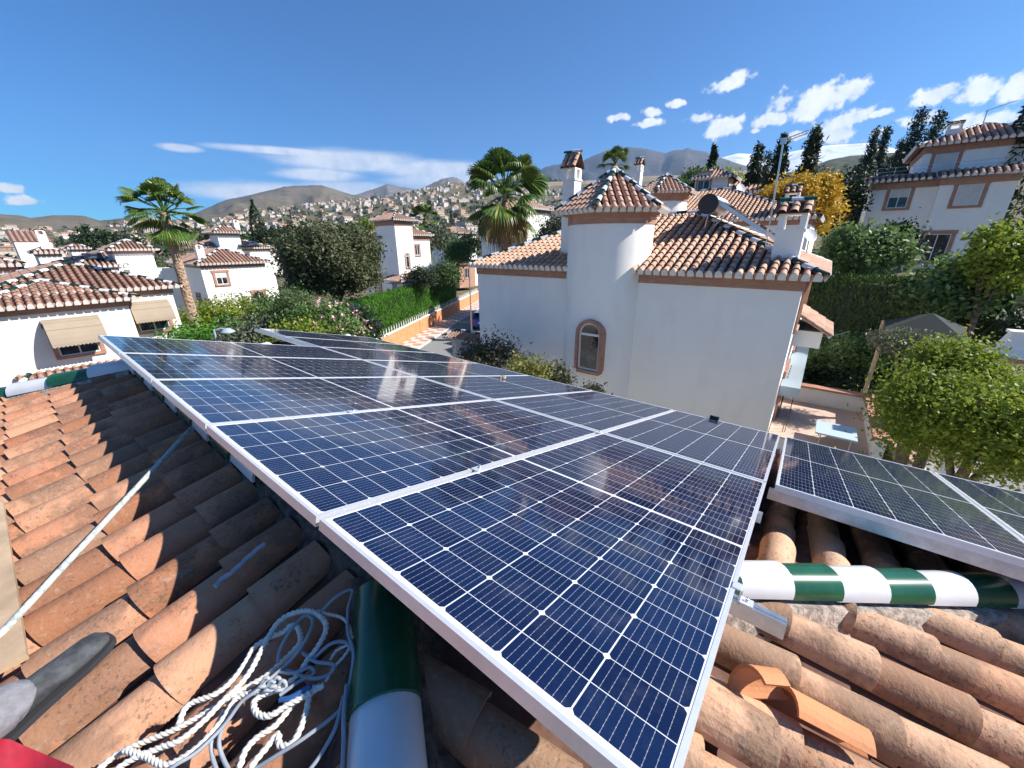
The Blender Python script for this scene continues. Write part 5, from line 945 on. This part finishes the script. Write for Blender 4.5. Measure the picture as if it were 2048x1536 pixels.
def car(lab,c,ang,paint,L=4.1,Wd=1.72,H=1.5):
    t=thing('parked_car',lab,'car',(0,0,0)); f=np.array((math.cos(ang),math.sin(ang),0)); s=np.array((-f[1],f[0],0)); P=lambda x,y,z:np.array(c)+f*x+s*y+np.array((0,0,z)); m=MB()
    secs=[(-L/2,.45,.9,.80),(-L/2+.08,.35,1.0,.86),(-L/2+.5,.28,1.02,.88),(0,.25,.98,.9),(L/2-1.0,.26,.92,.88),(L/2-.2,.3,.74,.82),(L/2,.4,.6,.7)]; V=[]
    for x,z0,z1,w in secs:
        w=w*Wd/1.8; V+=[P(x,-w,z0),P(x,w,z0),P(x,w*1.0,(z0+z1)/2),P(x,w*.94,z1),P(x,-w*.94,z1),P(x,-w*1.0,(z0+z1)/2)]
    k=len(secs); m.add(V,[(i*6+j,i*6+(j+1)%6,(i+1)*6+(j+1)%6,(i+1)*6+j) for i in range(k-1) for j in range(6)],0,.5); m.poly(V[:6][::-1]); m.poly(V[-6:]); m.build('body',paint,t)
    m=MB(); A=[(-L/2+.25,.78,1.0),(-L/2+.55,.66,H),(.2,.66,H),(1.0,.78,.93)]; V=[]
    for x,w,z in A: V+=[P(x,-w,z),P(x,w,z)]
    m.add(V,[(2,3,5,4)],0,.5); m.obox(P(-L/4+.1,0,H+.005),f*(L/2-1.0),s*.62,(0,0,.02)); m.build('car_roof',paint,t); m=MB(); m.add(V,[(0,1,3,2),(4,5,7,6),(0,2,4,6),(1,7,5,3)]); m.build('windows','glass',t)
    for x in(-L/2+.75,L/2-.8):
        for y in(-1,1):
            m=MB(); cc=P(x,y*(Wd/2-.08),.31); m.tube([cc-s*.1,cc+s*.1],.31,18); w=m.build('wheel','black',t); m=MB(); m.tube([cc-s*.11,cc+s*.11],.18,12); m.build('rim','alu',w)
    for y in(-1,1):
        m=MB(); m.obox(P(-L/2+.02,y*.66,.82),f*.03,s*.1,(0,0,.12)); m.build('tail_light','red_l',t)
        m=MB(); m.obox(P(L/2-.1,y*.55,.62),f*.06,s*.14,(0,0,.07)); m.build('headlight','pvc',t)
    m=MB(); m.obox(P(-L/2-.0,0,.68),f*.02,s*.26,(0,0,.06)); m.build('number_plate','pvc',t); o=m
    org=np.array(c,float); t.location=tuple(org)
    for ch_ in t.children: ch_.location=tuple(np.array(ch_.location)-org+0)
    return t
M_['red_l']=simple('red_lens',(.45,.02,.02),.3); M_['bluec']=simple('blue_car_paint',(.015,.09,.42),.2); M_['whitec']=simple('white_car_paint',(.75,.76,.78),.2); M_['navyc']=simple('navy_car_paint',(.02,.03,.10),.2)
q=ZP(962,662,-6.15); SA=math.atan2(SD[1],SD[0]); car('bright blue car parked at the street end beside the villa',(q[0]+SD[0]*2.2,q[1]+SD[1]*2.2,-6.17),SA,'bluec')
q=atD(660,690,22); car('white car roof just visible beyond the panels under the oleander',(q[0],q[1]-.2,-6.17),SA,'whitec'); q=atD(505,700,21); car('dark blue car behind the far edge of the panels',(q[0],q[1],-6.17),SA,'navyc')
# small gate roof with glazed ridge in front of the blue car
q=ZP(935,668,-3.9); h=Villa('gate_roof','small tiled gate canopy with white and green ridge in front of the blue car',(q[0],q[1],-6.2),2,'tile_brown',cat='gate',sp=.2)
h.w.box((q[0]-.1,q[1]-1.6,-6.2),(q[0]+.3,q[1]-1.3,-4.2)); h.w.box((q[0]-.1,q[1]+.9,-6.2),(q[0]+.3,q[1]+1.2,-4.2)); h.hip(q[0]-.5,q[0]+.7,q[1]-1.9,q[1]+1.5,-4.15,.5,seg=5,single=True); h.finish()
# garden canopy, barbecue
c=atD(1820,640,17); t=thing('garden_canopy','dark cloth canopy on a wooden post in the shady garden','canopy',(c[0],c[1],-6.3)); z=c[2]
m=MB(); A=[(c[0]-.2,c[1]+.5,z-.35),(c[0]-.9,c[1]-1.2,z-.4),(c[0]+1.6,c[1]-1.5,z-.3),(c[0]+1.6,c[1]+.4,z-.3)]; ap=(c[0]+.5,c[1]-.5,z+.2)
for i in range(4): m.add([A[i],A[(i+1)%4],ap],[(0,1,2)])
m.build('cloth',simple('dark_canopy_cloth',(.018,.027,.024),.9),t)
for i,p in enumerate(A): m=MB(); m.tube([(p[0],p[1],-6.3),p],.06,8); m.build('post','wood',t)
c=atD(2030,690,14.5); t=thing('barbecue','white masonry barbecue with a flared hood and brick edge','barbecue',(c[0],c[1],-6.3)); m=MB()
def frus(m,c,a,b,z0,z1,mat=0): V=[(c[0]+sx*q_,c[1]+sy*q_,z) for q_,z in((a,z0),(b,z1)) for sx,sy in((-1,-1),(1,-1),(1,1),(-1,1))]; m.add(V,[(0,1,5,4),(1,2,6,5),(2,3,7,6),(3,0,4,7),(4,5,6,7),(3,2,1,0)],mat)
z=c[2]-.35; frus(m,c,.36,.24,z+.1,z+.28); frus(m,c,.24,.14,z+.28,z+.62); frus(m,c,.18,.18,z+.62,z+.68); m.box((c[0]-.3,c[1]-.34,-6.3),(c[0]+.34,c[1]-.24,z)); m.box((c[0]-.3,c[1]+.24,-6.3),(c[0]+.34,c[1]+.34,z)); m.box((c[0]-.28,c[1]-.24,-6.3),(c[0]+.28,c[1]+.24,-5.4)); m.build('masonry','stucco',t); m=MB(); frus(m,c,.4,.4,z,z+.1); m.build('brick_edge','brick_win',t)
for x,y,col,l in((1715,760,'bluec','blue garden chair beneath the dark canopy'),): pass
# garden wall and white wall under the right bush
q=ZP(1830,905,-5.2); m=MB(); m.box((q[0]-2.5,q[1]-.1,-6.3),(q[0]+4,q[1]+.1,-5.2)); solo(m,'garden_wall','stucco_cream','low cream garden wall below the large yellow green bush','wall',(q[0],q[1],-6.3))
q=ZP(1950,950,-6.2); m=MB(); m.poly([(8,-12,-6.15),(17,-12,-6.15),(17,-3.2,-6.15),(8,-3.2,-6.15)]); tag(m.build('path','asphalt'),None,None,kind='structure')
# ============================================================ PERSON'S LEG, RED BAG, PLANK
M_['trouser']=simple('grey_trouser',(.20,.20,.22),.9,nscale=40,namp=.2,bump=.3); M_['shoe']=simple('dark_suede_shoe',(.055,.06,.065),.85,nscale=20,namp=.5,bump=.4); M_['sole']=simple('shoe_sole',(.03,.03,.035),.7); M_['red']=simple('red_fabric',(.36,.015,.035),.6,nscale=6,namp=.2)
toe=onL(196,1300,.03); heel=onL(-20,1500,.04); d=unit(toe-heel); s=unit(np.cross(d,(0,0,1))); up=np.cross(s,d)
t=thing('person','person kneeling out of frame, only a grey trouser leg and dark suede shoe showing','person',heel); m=MB()
prof=[(0,.030,.05,.0),(.03,.040,.075,.0),(.09,.040,.085,.0),(.15,.043,.070,.0),(.20,.048,.055,.0),(.25,.045,.045,.0),(.275,.034,.035,.0),(.285,.012,.02,0)]; V=[];k=14
for x,w,hh_,_ in prof:
    for i in range(k): a=2*math.pi*i/k; V.append(heel+d*x*1.0+s*math.cos(a)*w+up*((math.sin(a)*.5+.5)*hh_+.012))
m.add(V,[(i*k+j,i*k+(j+1)%k,(i+1)*k+(j+1)%k,(i+1)*k+j) for i in range(len(prof)-1) for j in range(k)],0,None,True); m.poly(V[-k:]); m.poly(V[:k][::-1]); m.build('shoe','shoe',t)
m=MB()
for i in range(5):
    x=.10+i*.026; m.tube([heel+d*x+s*q+up*(.088-.018*i*.8-abs(q)*.35) for q in np.linspace(-.022,.022,5)],.0028,6)
m.build('laces','sole',t)
m=MB(); V=[]
for x,w,_,_ in prof: V+=[heel+d*x*1.02+s*w*1.08,heel+d*x*1.02-s*w*1.08]
n=len(prof); V=np.array(V); m.add(np.vstack([V,V+up*.018]),[(2*i,2*i+1,2*i+3,2*i+2) for i in range(n-1)]+[(2*n+2*i,2*n+2*i+2,2*n+2*i+3,2*n+2*i+1) for i in range(n-1)]+[(2*i,2*i+2,2*n+2*i+2,2*n+2*i) for i in range(n-1)]+[(2*i+3,2*i+1,2*n+2*i+1,2*n+2*i+3) for i in range(n-1)]); m.build('sole','sole',t)
m=MB(); an=heel+d*.07+up*.07; kn_=an-d*.30+up*.10-s*.06; m.tube(smooth([an+d*.015-up*.02,an,an-d*.08+up*.03,an-d*.2+up*.06-s*.03,kn_,kn_-d*.2+up*.02],6),np.linspace(.052,.095,31),20,0,None); m.build('trouser_leg','trouser',t)
c=onL(20,1535,.03); m=MB(); V=[]; 
for i in range(9):
    for j in range(9):
        p=onL(-60+i*26,1478+j*22+max(0,(i-3))*11,.035+.025*math.sin(i*.9+j*.4)+.02*(1-abs(i-3)/5)); V.append(p)
V=np.array(V); V2=V-np.array((0,0,.02)); m.add(np.vstack([V,V2]),[(i*9+j,i*9+j+1,(i+1)*9+j+1,(i+1)*9+j) for i in range(8) for j in range(8)]+[(81+i*9+j+1,81+i*9+j,81+(i+1)*9+j,81+(i+1)*9+j+1) for i in range(8) for j in range(8)],0,None,True)
solo(m,'cloth_bag','red','crumpled red cloth bag in the bottom left corner','bag',c)
A=onL(-14,1010,.03);B_=onL(22,1330,.03); m=MB(); d=B_-A; s=unit(np.cross(d,(0,0,1))); m.obox((A+B_)/2,d/2,s*.035,(0,0,.012)); solo(m,'plank','wood','narrow tan wooden plank at the left picture edge','plank',A)
# ============================================================ HAZE
hz=MB(); hz.box((-2500,-3500,-80),(8500,8500,1320)); M_['hazem']=bpy.data.materials.new('haze_air'); hm=M_['hazem']; hm.use_nodes=True; hm.node_tree.nodes.clear(); o_=hm.node_tree.nodes.new('ShaderNodeOutputMaterial'); v_=hm.node_tree.nodes.new('ShaderNodeVolumePrincipled'); v_.inputs['Color'].default_value=(.50,.70,1,1); v_.inputs['Density'].default_value=.00007; v_.inputs['Anisotropy'].default_value=.2; hm.node_tree.links.new(v_.outputs[0],o_.inputs['Volume'])
tag(hz.build('haze','hazem'),None,None,kind='stuff')
